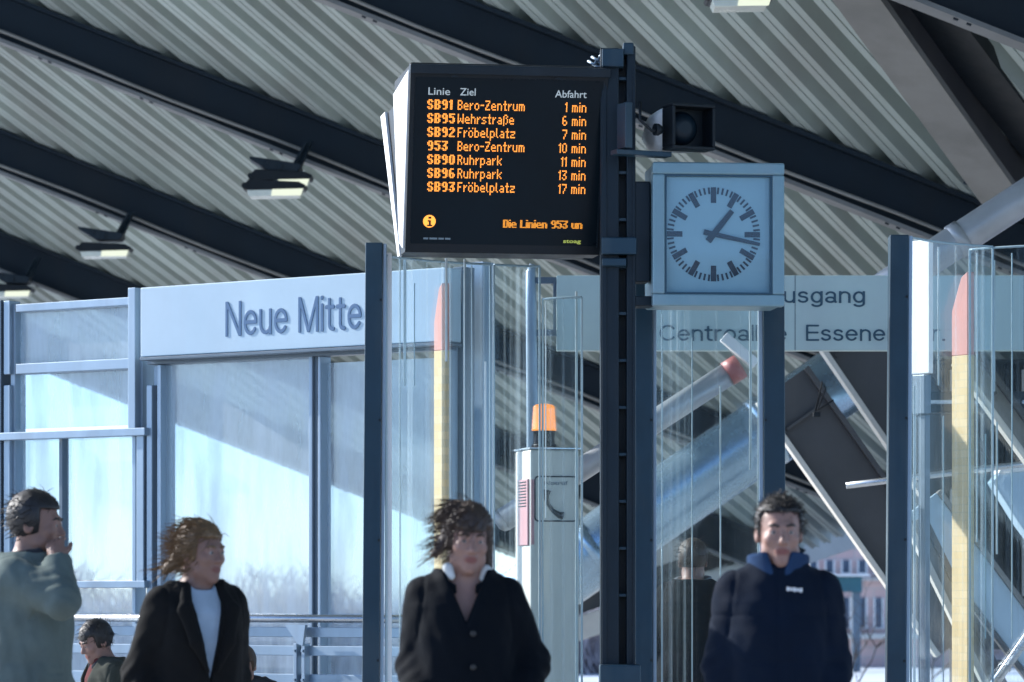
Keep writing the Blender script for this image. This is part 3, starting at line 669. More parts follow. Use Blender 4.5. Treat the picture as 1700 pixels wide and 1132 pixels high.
for (x, y) in ((-38, 98), (-46, 92), (-44, 104), (-52, 99), (-33, 90)):
    m.tube([(x * kd, 0.0, dz(y)), ((x + 9) * kd, -0.03, dz(y + 7)), ((x + 16) * kd, 0.0, dz(y - 3))], 2.6 * kd, 7)
m.build('cable_bundle', M['alu'], pole)

# departure display: two wedge cabinets back to back, leaning forward
dsp = thing('departure_display', 'black departure display with amber rows of bus lines hung left of the pole', 'display', at(841, 265, YD), YAW)
HW = 163.5 * kd / math.cos(YAW); HH = 152 * kd
TI = 0.115                                             # forward lean of the front at top and bottom edge
def facey(z): return -TI * z / HH
fr = [(facey(HH) + 0.012, HH), (0.56, HH), (0.30, -HH), (facey(-HH) + 0.012, -HH)]
m = MB(); m.prism(fr, 'x', -HW + 0.004, HW - 0.004, bev=0.004); m.build('cabinet', M['black'], dsp)
sp = [(facey(HH - 0.02) + 0.03, HH - 0.03), (0.52, HH - 0.07), (0.28, -HH + 0.06), (facey(-HH) + 0.03, -HH + 0.02)]
m = MB(); m.prism(sp, 'x', -HW - 0.008, -HW + 0.003, bev=0.003); m.build('side_panel', M['whitepaint'], dsp)
rr_ = [(0.57, HH - 0.09), (1.22, HH - 0.09), (0.50, -HH + 0.01), (0.31, -HH + 0.01)]
m = MB(); m.prism(rr_, 'x', -HW + 0.03, HW - 0.03, bev=0.004); m.build('rear_cabinet', M['black'], dsp)
m = MB(); m.prism([(1.04, HH - 0.09), (1.22, HH - 0.09), (0.50, -HH + 0.01), (0.42, -HH + 0.01)], 'x', -HW + 0.012, -HW + 0.028, bev=0.002); m.build('rear_trim', M['whitepaint'], dsp)
# tilt matrix of the front face: local plane coords (x right, z up the face)
TA = math.atan2(TI, HH); MF = Matrix.Rotation(TA, 4, 'X')
def fz(py): return (265 - py) * kd * 0.957
def fx(px, py):
    return ((px - 841 - (265 - py) * 0.030) * kd) / math.cos(YAW)
m = MB(); m.box((0, 0.004, 0), (2 * HW, 0.02, 2 * HH / math.cos(TA)), bev=0.003); move(m, MF); m.build('front_frame', M['black'], dsp)
m = MB(); m.box((0, -0.0075, -0.012), (2 * HW - 0.05, 0.003, 2 * HH - 0.085)); move(m, MF); m.build('screen', M['screen'], dsp)
m = MB(); m.box((0, -0.012, HH - 0.012), (2 * HW + 0.01, 0.05, 0.045), bev=0.004)
for x in (-0.28, 0.24): m.prism([(x - 0.02, HH - 0.048), (x + 0.02, HH - 0.048), (x, HH - 0.038)], 'y', -0.040, -0.036)
move(m, MF); m.build('top_cap', M['navydark'], dsp)
m = MB(); m.box((HW - 0.022, -0.011, -0.02), (0.006, 0.004, 2 * HH - 0.09)); move(m, MF); m.build('hinge_line', M['navydark'], dsp)
FACE = MF @ Matrix.Translation((0, -0.0095, 0))
M['header'] = emit('white_print', (0.62, 0.74, 0.82), 0.22)
for (s, x0, x1, base, cap) in (('Linie', 711, 747, 155, 12.5), ('Ziel', 763, 789, 155, 12.5), ('Abfahrt', 920, 973, 155, 12.5)):
    tm = text_mesh(s, width=(x1 - x0) * kd, cap=cap * kd, thick=0.001, bold=0.004)
    move(tm, FACE @ Matrix.Translation((fx(x0, base), 0, fz(base)))).build('lettering', M['header'], dsp)
GLY = {
'S': '.##.|#..#|#...|.##.|...#|#..#|.##.', 'B': '###.|#..#|#..#|###.|#..#|#..#|###.', '9': '.##.|#..#|#..#|.###|...#|...#|.##.',
'1': '.#|##|.#|.#|.#|.#|.#', '5': '####|#...|###.|...#|...#|#..#|.##.', '2': '.##.|#..#|...#|..#.|.#..|#...|####', '3': '####|...#|..#.|.##.|...#|#..#|.##.',
'0': '.##.|#..#|#..#|#..#|#..#|#..#|.##.', '6': '.##.|#...|#...|###.|#..#|#..#|.##.', '7': '####|...#|...#|..#.|..#.|.#..|.#..',
'e': '....|....|.##.|#..#|####|#...|.###', 'r': '...|...|#.#|##.|#..|#..|#..', 'o': '....|....|.##.|#..#|#..#|#..#|.##.', '-': '...|...|...|###|...|...|...',
'Z': '####|...#|..#.|.##.|.#..|#...|####', 'n': '....|....|###.|#..#|#..#|#..#|#..#', 't': '.#.|.#.|###|.#.|.#.|.#.|.##', 'u': '....|....|#..#|#..#|#..#|#..#|.###',
'm': '.....|.....|####.|#.#.#|#.#.#|#.#.#|#.#.#', 'W': '#...#|#...#|#...#|#.#.#|#.#.#|##.##|#...#', 'h': '#...|#...|###.|#..#|#..#|#..#|#..#', 's': '....|....|.###|#...|.##.|...#|###.',
'a': '....|....|.##.|...#|.###|#..#|.###', 'ß': '.##.|#..#|#.#.|#..#|#..#|#..#|#.#.|#...', 'F': '####|#...|#...|###.|#...|#...|#...', 'ö': '#..#|....|.##.|#..#|#..#|#..#|.##.',
'b': '#...|#...|###.|#..#|#..#|#..#|###.', 'l': '#.|#.|#.|#.|#.|#.|.#', 'p': '....|....|###.|#..#|#..#|#..#|###.|#...|#...', 'z': '....|....|####|...#|.##.|#...|####',
'R': '###.|#..#|#..#|###.|#.#.|#..#|#..#', 'k': '#...|#...|#..#|#.#.|##..|#.#.|#..#', 'i': '#|.|#|#|#|#|#', 'D': '###.|#..#|#..#|#..#|#..#|#..#|###.', 'L': '#...|#...|#...|#...|#...|#...|####', ' ': '..|..|..|..|..|..|..'}
def led_text(mb, s, px, base, pw=1.98, ph=2.42, bold=False, right=False, blur=0):
    cols = []; x = 0
    for ch in s:
        rows_ = GLY[ch].split('|'); wd = len(rows_[0])
        on = set()
        for j, row in enumerate(rows_):
            for i, c in enumerate(row):
                if c == '#':
                    on.add((x + i, j))
                    if bold: on.add((x + i + 1, j))
                    for q in range(1, blur + 1): on.add((x + i + q, j))
        cols.append(on); x += wd + 1 + (1 if bold else 0)
    if right: px = px - (x - 1) * pw
    t = mb.b
    for on in cols:
        for (i, j) in on:
            cx = fx(px + (i + 0.5) * pw, base); cz = fz(base - (6.5 - j) * ph); a = pw * kd * 0.40; b = ph * kd * 0.40
            vs = [t.verts.new(FACE @ Vector((cx + sx * a, -0.0012, cz + sz * b))) for sx, sz in ((-1, -1), (1, -1), (1, 1), (-1, 1))]
            t.faces.new(vs)
for j, (ln, zl, ab) in enumerate((('SB91', 'Bero-Zentrum', '1 min'), ('SB95', 'Wehrstraße', '6 min'), ('SB92', 'Fröbelplatz', '7 min'), ('953', 'Bero-Zentrum', '10 min'), ('SB90', 'Ruhrpark', '11 min'), ('SB96', 'Ruhrpark', '13 min'), ('SB93', 'Fröbelplatz', '17 min'))):
    base = 180.0 + j * 23.65
    for nm, tx, px_, b_, kw in (('line_number', ln, 709, base, dict(bold=True)), ('destination', zl, 759, base, {}), ('departure_time', ab, 972, base, dict(right=True))):
        m = MB(); led_text(m, tx, px_, b_, **kw); m.build(nm, M['led'], dsp)
m = MB(); led_text(m, 'Die Linien 953 un', 966, 383, right=True, blur=1, pw=1.9, ph=2.0); m.build('ticker_row', M['leddim'], dsp)
m = MB(); m.lathe([(10.5 * kd, 0), (10.5 * kd, 0.001)], n=28, M=FACE @ Matrix.Translation((fx(713, 374), -0.0002, fz(374))) @ Matrix.Rotation(R(90), 4, 'X')); ic = m.build('info_symbol', M['led'], dsp)
m = MB()
for (x0, x1, y0, y1) in ((711, 716, 366, 369.5), (710, 715.5, 372, 374.5), (712, 715.5, 374.5, 380), (709, 718, 380, 382.5)):
    m.box((fx((x0 + x1) / 2, 374), -0.0025, fz((y0 + y1) / 2)), ((x1 - x0) * kd, 0.001, (y1 - y0) * kd))
move(m, FACE).build('info_letter', M['black'], ic)
M['smallgreen'] = emit('small_green_print', (0.45, 0.55, 0.12), 0.3); M['smallgrey'] = emit('small_grey_print', (0.2, 0.3, 0.4), 0.12)
tm = text_mesh('stoag', width=30 * kd, cap=6.5 * kd, thick=0.001, bold=0.02); move(tm, FACE @ Matrix.Translation((fx(936, 408), 0, fz(408)))).build('operator_mark', M['smallgreen'], dsp)
m = MB()
for (x0, x1) in ((703, 711), (713, 726), (728, 737), (739, 748)): m.box((fx((x0 + x1) / 2, 404), -0.0008, fz(404)), ((x1 - x0) * kd, 0.001, 3.0 * kd))
move(m, FACE).build('small_print', M['smallgrey'], dsp)

# station clock
ck = thing('station_clock', 'square pale blue station clock on the right of the pole showing seventeen past one', 'clock', at(1193, 389, YD - 0.05), R(5.5))
CW = 110 * kd; CH = 119 * kd
m = MB(); m.box((0, 0.19, 0), (2 * CW - 0.01, 0.30, 2 * CH - 0.01), bev=0.014, seg=3); m.build('case', M['clockcase'], ck)
m = MB()
for (x, z, sx, sz) in ((0, CH - 0.03, 2 * CW, 0.06), (0, -CH + 0.03, 2 * CW, 0.06), (-CW + 0.03, 0, 0.06, 2 * CH - 0.12), (CW - 0.03, 0, 0.06, 2 * CH - 0.12)):
    m.box((x, 0.02, z), (sx, 0.06, sz), bev=0.009, seg=3)
m.build('bezel', M['clockcase'], ck)
m = MB()
for (x, z, sx, sz) in ((0, CH - 0.0655, 2 * CW - 0.12, 0.008), (0, -CH + 0.0655, 2 * CW - 0.12, 0.008), (-CW + 0.0655, 0, 0.008, 2 * CH - 0.14), (CW - 0.0655, 0, 0.008, 2 * CH - 0.14)):
    m.box((x, 0.022, z), (sx, 0.05, sz))
m.build('gasket', M['signdark'], ck)
m = MB(); m.box((0, 0.036, 0), (2 * CW - 0.12, 0.01, 2 * CH - 0.12)); dl = m.build('dial', M['clockdial'], ck)
DC = Vector((-7 * kd, 0.030, 1 * kd)); RT = 78 * kd
m = MB()
for j in range(60):
    an = R(6 * j); big = j % 5 == 0
    ln = (26 if big else 11) * kd; wd = (9 if big else 3.3) * kd
    mid = RT - ln / 2
    m.box((0, 0, mid), (wd, 0.002, ln), M=Matrix.Translation(DC) @ Matrix.Rotation(an, 4, 'Y'))
m.build('minute_marks', M['ink'], dl)
def hand(ang, l0, l1, w0, w1, off, nm):
    q = MB(); q.prism([(-w0 / 2, -l0), (w0 / 2, -l0), (w1 / 2, l1), (-w1 / 2, l1)], 'y', -0.002, 0.0, M=Matrix.Translation(DC + Vector((0, off, 0))) @ Matrix.Rotation(R(ang), 4, 'Y')); q.build(nm, M['ink'], ck)
hand(38.5, 15 * kd, 50 * kd, 11 * kd, 8.5 * kd, -0.004, 'hour_hand'); hand(102, 17 * kd, 79 * kd, 9 * kd, 5.5 * kd, -0.008, 'minute_hand')
m = MB(); m.box((0, 0.012, 0), (2 * CW - 0.121, 0.004, 2 * CH - 0.121))
M['clockglass'] = glass('clock_glass', (0.93, 0.97, 1.0), 0.0, 0.03, (0.6, 0.7, 0.78), gloss=0.0, stretch=(2, 2, 2), scale=2, wob=0.02, rough=0.01, fres=0.4)
m.build('front_glass', M['clockglass'], ck)
m = MB(); m.box((-CW - 0.045, 0.16, 0.02), (0.09, 0.14, 0.5), bev=0.006); m.box((-CW - 0.03, 0.16, -CH + 0.03), (0.10, 0.16, 0.05), bev=0.005); m.build('wall_bracket', M['navydark'], ck)

# horn loudspeaker
ls = thing('loudspeaker', 'square black horn loudspeaker with a sunlit white side above the clock', 'loudspeaker', at(1151, 210, YD - 0.12), R(24))
hw, hh = 36 * kd / math.cos(R(24)), 37.5 * kd
m = MB()
for (x, z, sx, sz) in ((0, hh - 0.008, 2 * hw, 0.016), (0, -hh + 0.008, 2 * hw, 0.016), (-hw + 0.008, 0, 0.016, 2 * hh - 0.032), (hw - 0.008, 0, 0.016, 2 * hh - 0.032)):
    m.box((x, 0.05, z), (sx, 0.12, sz), bev=0.004)
m.build('rim', M['black'], ls)
# flare narrowing from the mouth to the throat
m = MB()
rows2 = []
for j in range(9):
    s = j / 8; f = 1 - 0.16 * min(1, s / 0.6) ** 1.5 - 0.5 * max(0, s - 0.6) / 0.4; y = 0.10 + 0.40 * s
    ring = []
    for q in range(33):
        an = 2 * math.pi * q / 32; c_, s_ = math.cos(an), math.sin(an)
        n_ = 8 * (1 - s) + 2; r_ = (abs(c_) ** n_ + abs(s_) ** n_) ** (-1 / n_)
        ring.append((c_ * r_ * hw * f * 0.97, y, s_ * r_ * hh * f * 0.97))
    rows2.append(ring)
m.grid(rows2); m.build('flare', M['whitepaint'], ls, smooth=True)
m = MB(); m.box((0, 0.105, 0), (2 * hw - 0.03, 0.006, 2 * hh - 0.03)); m.build('mouth', M['black'], ls)
m = MB(); m.lathe([(0.085, 0), (0.082, 0.02), (0.06, 0.045), (0.03, 0.055)], M=Matrix.Translation((-0.02, 0.10, 0)) @ Matrix.Rotation(R(90), 4, 'X')); m.build('driver', M['navydark'], ls)
m = MB(); m.box((-hw - 0.11, 0.12, -hh - 0.02), (0.30, 0.08, 0.025), bev=0.004); m.box((-hw - 0.20, 0.12, 0.0), (0.04, 0.10, 2 * hh), bev=0.004); m.build('bracket', M['navy'], ls)
m = MB(); m.tube([(-hw - 0.15, 0.05, hh), (-hw - 0.16, 0.03, 0.02), (-hw - 0.10, 0.02, -0.03), (-hw - 0.03, 0.04, -0.015)], 0.008, 8)
m.lathe([(0.03, 0), (0.03, 0.02), (0.012, 0.05)], M=Matrix.Translation((-hw - 0.075, 0.04, -0.02)) @ Matrix.Rotation(R(90), 4, 'Y'), n=12); m.build('cable', M['black'], ls)

# ------------------------------------------------------------------ tubes, inclined girders and stair behind the screens
def girder(name, label, cat, p0, p1, depth, wd, web, flange, group=None):
    """inclined plate girder whose pale lower flange runs from p0 to p1; depth is measured upwards across it"""
    t = thing(name, label, cat, p0, 0, group); d = p1 - p0; dn = d.normalized()
    side = Vector((0, 1, 0)); up = side.cross(dn).normalized()
    if up.z < 0: up = -up
    c = up * (depth / 2)
    m = MB(); m.bar(Vector(c), d + c, 0.05, depth, up=up); m.build('web', web, t)
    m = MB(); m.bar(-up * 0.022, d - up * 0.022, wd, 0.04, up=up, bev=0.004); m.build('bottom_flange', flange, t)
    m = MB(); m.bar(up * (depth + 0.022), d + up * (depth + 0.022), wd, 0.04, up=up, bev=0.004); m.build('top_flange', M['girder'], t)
    L = d.length; q = 0.3
    while q < L:
        m = MB(); m.bar(dn * q + up * 0.03 + Vector((0, -0.05, 0)), dn * q + up * (depth - 0.03) + Vector((0, -0.05, 0)), 0.05, 0.02, up=dn); m.build('stiffener', M['girder'], t); q += 9.0
    return t
YG = 27.5
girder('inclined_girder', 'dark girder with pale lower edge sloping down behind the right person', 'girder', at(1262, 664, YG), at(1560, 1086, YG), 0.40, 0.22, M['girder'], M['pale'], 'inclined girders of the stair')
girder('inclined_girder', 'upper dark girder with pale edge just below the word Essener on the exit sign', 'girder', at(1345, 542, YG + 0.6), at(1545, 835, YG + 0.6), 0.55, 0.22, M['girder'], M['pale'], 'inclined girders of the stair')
girder('inclined_girder', 'thin pale girder sloping across the yellow reflection fin behind the right glass', 'girder', at(1590, 598, 22.6), at(1790, 872, 22.6), 0.10, 0.16, M['soffit'], M['pale'], 'inclined girders of the stair')
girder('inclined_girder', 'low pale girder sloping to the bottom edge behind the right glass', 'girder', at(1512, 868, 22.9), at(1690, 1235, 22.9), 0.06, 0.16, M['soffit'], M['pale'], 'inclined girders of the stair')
# escalator balustrade: broad pale blue band
a = at(1530, 836, 24.2); b = at(1830, 1235, 24.2)
bl = thing('stair_balustrade', 'broad pale blue stair side panel sloping down behind the right glass', 'balustrade', a); d = b - a
up = Vector((0, 1, 0)).cross(d.normalized()); up = up if up.z > 0 else -up
m = MB(); m.bar((0, 0, 0), d, 0.08, 0.24, up=up, bev=0.006); m.build('side_panel', M['signleft'], bl)
m = MB(); m.bar(up * 0.14, d + up * 0.14, 0.12, 0.035, up=up, bev=0.006); m.build('top_strip', M['soffit'], bl)
m = MB(); m.bar(up * -0.14, d + up * -0.14, 0.12, 0.035, up=up, bev=0.006); m.build('bottom_strip', M['girder'], bl)
# pale canopy piece at the right edge
cp = thing('stair_canopy', 'pale blue pointed canopy panel at the right edge', 'canopy', at(1650, 800, 25.5)); k = 25.5 / FPX
m = MB(); m.prism([(-4 * k, 0), (8 * k, 14 * k), (120 * k, 26 * k), (120 * k, -180 * k), (40 * k, -70 * k)], 'y', -0.05, 0.25, bev=0.01); m.build('panel', M['signleft'], cp)
m = MB(); m.prism([(4 * k, 13 * k), (10 * k, 22 * k), (120 * k, 34 * k), (120 * k, 25 * k)], 'y', -0.08, 0.28, bev=0.004); m.build('cap', M['whitepaint'], cp)

def tube_thing(name, label, cat, p0, p1, r, m_, ends=None, group=None):
    t = thing(name, label, cat, p0, 0, group); d = p1 - p0; n = d.normalized()
    m = MB(); m.tube([(0, 0, 0), d * 0.33, d * 0.66, d], r, 32); m.build('tube', m_, t)
    return t, d, n
t1, d, n = tube_thing('slanted_pole', 'long grey pole with a red and white end slanting up behind the middle glass', 'pole', at(836, 863, 20.9), at(1222, 612, 20.9), 0.0685, M['tubegrey'])
m = MB(); m.tube([-n * 0.05, -n * 0.03, n * 0.002], [0.03, 0.06, 0.0685], 24); m.build('rounded_end', M['tubegrey'], t1)
m = MB(); m.tube([d - n * 0.06, d + n * 0.03], 0.074, 24); m.build('end_band', M['red'], t1)
m = MB(); q = at(1200, 560, 20.9) - t1.location; q2 = at(1254, 606, 20.9) - t1.location
m.bar(q + Vector((0, -0.05, 0)), q2 + Vector((0, -0.05, 0)), 0.10, 0.06, up=(0.6, 0, 0.8), bev=0.006); m.build('reflection_plate', M['whitepaint'], t1)  # white plate put in for a reflection across the sign
t2, d, n = tube_thing('blue_roof_strut', 'thick glossy blue steel tube rising to the right behind the person by the pole', 'strut', at(800, 1045, 31.5), at(1462, 585, 31.5), 0.305, M['tubeblue'])
for s in (0.28, 0.72):
    m = MB(); m.tube([d * s - n * 0.05, d * s + n * 0.05], 0.325, 32); m.build('collar', M['tubeblue'], t2)
t3, d, n = tube_thing('grey_roof_strut', 'grey steel tube rising to the right edge above the exit sign', 'strut', at(1440, 497, 24.6), at(1800, 262, 24.6), 0.115, M['tubegrey'])
m = MB(); m.tube([d * 0.4, d * 0.4 + n * 0.08], 0.125, 28); m.build('collar', M['tubegrey'], t3)
t4, d, n = tube_thing('handrail', 'thin pale handrail tube crossing level behind the right navy post', 'handrail', at(1405, 806, 24.9), at(1800, 758, 24.9), 0.022, M['steel'])
m = MB(); m.tube([d * 0.25, d * 0.25 + Vector((0, 0.1, -0.2))], 0.012, 8); m.build('bracket', M['aludark'], t4)
t5, d, n = tube_thing('handrail', 'steep pale handrail tube rising at the bottom right corner', 'handrail', at(1630, 1165, 21.0), at(1790, 935, 21.0), 0.028, M['steel'])
m = MB(); m.tube([d * 0.5, d * 0.5 + Vector((0.05, 0.05, -0.5))], 0.016, 8); m.build('baluster', M['aludark'], t5)
# dark tie beam across the right glass
tb_ = thing('tie_beam', 'dark level beam with bright rivets crossing behind the right glass', 'beam', at(1538, 668, 25.0)); k = 25.0 / FPX
m = MB(); m.box((140 * k, 0, 0), (290 * k, 0.12, 36 * k), bev=0.006); m.build('web', M['navydark'], tb_)
m = MB()
for j in range(8): m.lathe([(4 * k, 0), (3 * k, 2 * k)], M=Matrix.Translation(((56 + 26 * j) * k, -0.061, 0)) @ Matrix.Rotation(R(90), 4, 'X'), n=10)
m.box((24 * k, -0.065, 0), (46 * k, 0.008, 6 * k)); m.build('rivet', M['steel'], tb_)

wb = thing('cable_bracket', 'thin black wire bracket on the dark girder below the word Essener', 'bracket', at(1362, 676, 27.2)); k = 27.2 / FPX
m = MB(); m.tube([(-8 * k, 0, -6 * k), (2 * k, -0.05, 42 * k), (8 * k, -0.05, 30 * k), (-4 * k, 0, -4 * k), (22 * k, 0, 12 * k)], 1.6 * k, 6); m.build('wire', M['black'], wb)
m = MB(); m.box((-6 * k, 0, -12 * k), (12 * k, 0.06, 8 * k), bev=0.004); m.build('clip', M['black'], wb)
# slim brick fins put in for the tower reflections in the glass
def pillar(label, px, wpx, yshaft, ytop, Y):
    """a slim brick fin in place of a glass reflection, turned so that its broad side looks towards the low sun"""
    c = at(px, 990, Y); k = Y / FPX; t = thing('reflection_fin', label, 'pillar', (c.x, c.y, 0), R(-57))
    h = EYE + (990 - yshaft) * k; h2 = EYE + (990 - ytop) * k; wd = wpx * k / math.cos(R(57)); dp = 0.05
    m = MB(); m.box((0, dp / 2, h / 2), (wd, dp, h), bev=0.004); m.build('shaft', M['brick'], t)
    m = MB(); m.prism([(-wd / 2, h + 0.001), (wd / 2, h + 0.001), (wd / 2, h2), (wd * 0.1, h2 - 0.03), (-wd / 2, h2 - 0.22)], 'y', 0.0, dp, bev=0.004); m.build('red_top', M['fadedred'], t)
    m = MB(); m.box((0, dp / 2, 0.1), (wd + 0.05, dp + 0.05, 0.2), bev=0.006); m.build('base', M['soffit'], t)
    return t
M['fadedred'] = mat('faded_red_render', (0.58, 0.25, 0.20), 0.7, var=0.12, scale=5, dirt=(0.55, 0.40, 0.36), dirt_amt=0.4)
pillar('slim yellow fin with a red top, added as a reflection near the exit sign pictogram', 1593, 22, 590, 452, 20.7)
pillar('slim yellow fin with a red top, added as a reflection below the departure display', 727, 14, 582, 470, 20.3)
# dark stair tower with ribbed cladding
k = 33.0 / FPX; st = thing('stair_tower', 'dark ribbed stair tower behind the right glass', 'tower', at(1680, 990, 33.0) - Vector((0, 0, EYE)))
h0 = EYE + (990 - 1044) * k; h1 = EYE + (990 - 596) * k
m = MB(); m.box((50 * k, 0.6, (h0 + h1) / 2), (370 * k, 1.2, h1 - h0), bev=0.01)
for j in range(22): m.box(((-128 + j * 17) * k, -0.03, (h0 + h1) / 2), (7 * k, 0.06, h1 - h0 - 0.1), bev=0.004)
m.build('cladding', M['towerdark'], st)
m = MB()
for j in (2, 5, 9, 12, 15): m.box(((-136 + j * 17) * k, -0.035, (h0 + h1) / 2 + 0.1), (3.4 * k, 0.07, h1 - h0 - 0.4), bev=0.003)
m.build('corner_bead', M['pale'], st)
for x in (-60, 150):
    m = MB(); m.box((x * k, 0.6, (h0 - 0.006) / 2), (0.3, 0.3, h0 - 0.006)); m.build('leg', M['girder'], st)
m = MB(); m.box((-60 * k, -0.25, h0 - 0.1), (110 * k, 0.5, 0.16), bev=0.01); m.box((-52 * k, -0.22, h0 - 0.33), (80 * k, 0.4, 0.10), bev=0.01); m.build('landing', M['girder'], st)

# eave of the roof rising to the right
ev = thing('roof_eave', 'pale grey stepped eave rising to the right behind the right person', 'eave', at(1090, 1000, 46.5)); d = at(1500, 862, 46.5) - at(1090, 1000, 46.5)
for nm, off, ht, dep, mm in (('fascia', 0.0, 0.30, 0.0, M['pale']), ('recess', 0.32, 0.26, 0.25, M['girder']), ('upper_fascia', 0.60, 0.26, 0.1, M['pale'])):
    m = MB(); o = Vector((0.0, dep, off)); m.bar(o - d * 0.35, o + d * 1.0, 0.5, ht, up=(0.3, 0, 1), bev=0.01); m.build(nm, mm, ev)

# ------------------------------------------------------------------ far side: building, pale wall, hedge, shrubs
fb = thing('brick_building', 'far reddish brick building with white window posts at the lower right', 'building', (at(1500, 990, 92).x, 92, -0.45)); k = 92 / FPX
zz = lambda py: EYE + 0.45 + (990 - py) * k
m = MB(); m.box((30 * k, 3, zz(905) / 2), (380 * k, 6, zz(905)), bev=0.03); m.build('wall', M['facade'], fb)
m = MB(); m.box((30 * k, 3, zz(903)), (386 * k, 6.3, 4 * k)); m.build('roof', M['soffit'], fb)
for j in range(13):
    px = -150 + j * 27
    for (ya, yb) in ((930, 952), (992, 1043)):
        q = MB()
        for s in (-1, 1): q.box((px * k + s * 7 * k, -0.04, (zz(ya) + zz(yb)) / 2), (2.2 * k, 0.12, zz(ya) - zz(yb)))
        q.box((px * k, -0.05, zz(yb)), (16.5 * k, 0.2, 1.6 * k)); wn = q.build('window', M['whitepaint'], fb)
        q = MB(); q.box((px * k, -0.02, (zz(ya) + zz(yb)) / 2), (11.6 * k, 0.04, zz(ya) - zz(yb))); q.build('pane', M['farglass'], wn)
m = MB(); m.box((30 * k, -0.25, zz(962)), (380 * k, 0.5, 3 * k)); m.box((30 * k, -0.3, zz(1056)), (380 * k, 0.6, 8 * k)); m.build('string_course', M['pale'], fb)
gs = thing('teal_sign', 'teal box sign with a bright top edge in front of the far brick building', 'sign', at(1402, 970, 86)); k = 86 / FPX
M['teal'] = mat('teal_panel', (0.02, 0.10, 0.13), 0.5)
m = MB(); m.box((0, 0, 0), (56 * k, 0.5, 26 * k), bev=0.02); m.build('panel', M['teal'], gs)
m = MB(); m.box((-6 * k, -0.1, 15 * k), (90 * k, 1.0, 3 * k), bev=0.02); m.build('ledge', M['whitepaint'], gs)
for x in (-20, 20):
    m = MB(); m.box((x * k, 0.1, (-13 * k - EYE - 0.45 - 20 * k) / 2), (0.2, 0.2, EYE + 0.45 + 20 * k - 13 * k)); m.build('leg', M['aludark'], gs)

def hedge(label, x0, x1, Y, h, dens):
    m = MB(); r = random.Random(int(Y))
    for j in range(dens):
        x = r.uniform(x0, x1) - (x0 + x1) / 2; y = r.uniform(-0.8, 0.8); hh = h * r.uniform(0.55, 1.05) * (0.85 + 0.15 * math.sin(x * 1.3))
        p = Vector((x, y, 0)); pts = [p]
        for s in range(3):
            p = p + Vector((r.uniform(-0.3, 0.3), r.uniform(-0.3, 0.3), hh / 3)); pts.append(p)
        m.tube(pts, [0.035, 0.028, 0.02, 0.006], 4, cap=False)
        for s in range(5):
            b = pts[r.randrange(1, 4)]; e = b + Vector((r.uniform(-0.45, 0.45), r.uniform(-0.3, 0.3), r.uniform(0.05, 0.5))); m.tube([b, (b + e) / 2 + Vector((0, 0, 0.05)), e], [0.014, 0.010, 0.004], 3, cap=False)
    o = m.build('hedge', M['hedge']); o.location = ((x0 + x1) / 2, Y, -0.45); return tag(o, label, 'hedge')
hedge('bare brown winter hedge far behind the glass pavilion', -15.5, 2.2, 84, 2.2, 2200)
fw = thing('garden_wall', 'low pale wall far behind the glass pavilion', 'wall', (-6, 88, -0.45))
m = MB(); m.box((-6, 0, 0.7), (24, 0.3, 1.4), bev=0.02); m.build('wall', M['pale'], fw)
m = MB(); m.box((-6, 0, 1.45), (24.2, 0.45, 0.1), bev=0.02); m.build('coping', M['soffit'], fw)
def shrub(label, px, Y, h, seed, zb=-0.45):
    c = at(px, 990, Y); r = random.Random(seed); m = MB()
    def grow(p, d, L, rad, lv):
        pts = [p]; q = p.copy(); dd = d.copy(); n_ = 5
        for s in range(n_):
            dd = (dd + Vector((r.uniform(-.35, .35), r.uniform(-.35, .35), r.uniform(-.15, .22)))).normalized(); q = q + dd * L / n_; pts.append(q.copy())
        m.tube(pts, [rad * (1 - 0.13 * s) for s in range(n_ + 1)], 5 if lv < 2 else 3, cap=False)
        if lv < 3:
            for s in range(3 if lv else 4):
                b = pts[r.randrange(2, n_ + 1)]; nd = (dd + Vector((r.uniform(-1, 1), r.uniform(-1, 1), r.uniform(-.2, .6)))).normalized(); grow(b, nd, L * r.uniform(.45, .7), rad * 0.55, lv + 1)
    for s in range(4): grow(Vector((r.uniform(-.1, .1), r.uniform(-.1, .1), 0)), Vector((r.uniform(-.6, .6), r.uniform(-.5, .5), 1)).normalized(), h * r.uniform(.5, .75), 0.022, 0)
    o = m.build('bare_shrub', M['twig']); o.location = (c.x, c.y, zb); return tag(o, label, 'shrub')
shrub('bare twisted shrub to the right of the right person', 1392, 58, 1.7, 5)
shrub('bare shrub seen through the glass just right of the navy post', 1560, 57, 1.9, 11)

# ------------------------------------------------------------------ unseen blocks behind the viewer, added for glass reflections and dimmer front light
def block(label, x, Y, wd, h, m_, rows_):
    t = thing('unseen_block', label, 'building', (x, Y, -0.45))
    m = MB(); m.box((0, -4, h / 2), (wd, 8, h), bev=0.05); m.build('wall', m_, t)
    m = MB(); m.box((0, -4, h + 0.15), (wd + 0.5, 8.5, 0.3), bev=0.04); m.build('roof', M['soffit'], t)
    for j in range(rows_):
        m = MB(); m.box((0, 0.0, 2.2 + j * 3.0), (wd - 1.2, 0.12, 1.4), bev=0.02); m.build('window_band', M['farglass'], t)
block('unseen dark block with two window bands added behind the viewer for reflections', -13, -30, 15, 9.5, M['girder'], 2)
block('tall yellow brick block behind the viewer', 1.5, -34, 3.2, 16, M['brick'], 0)
block('unseen low grey block with window bands added behind the viewer for reflections', 14, -32, 16, 8.0, M['aludark'], 2)

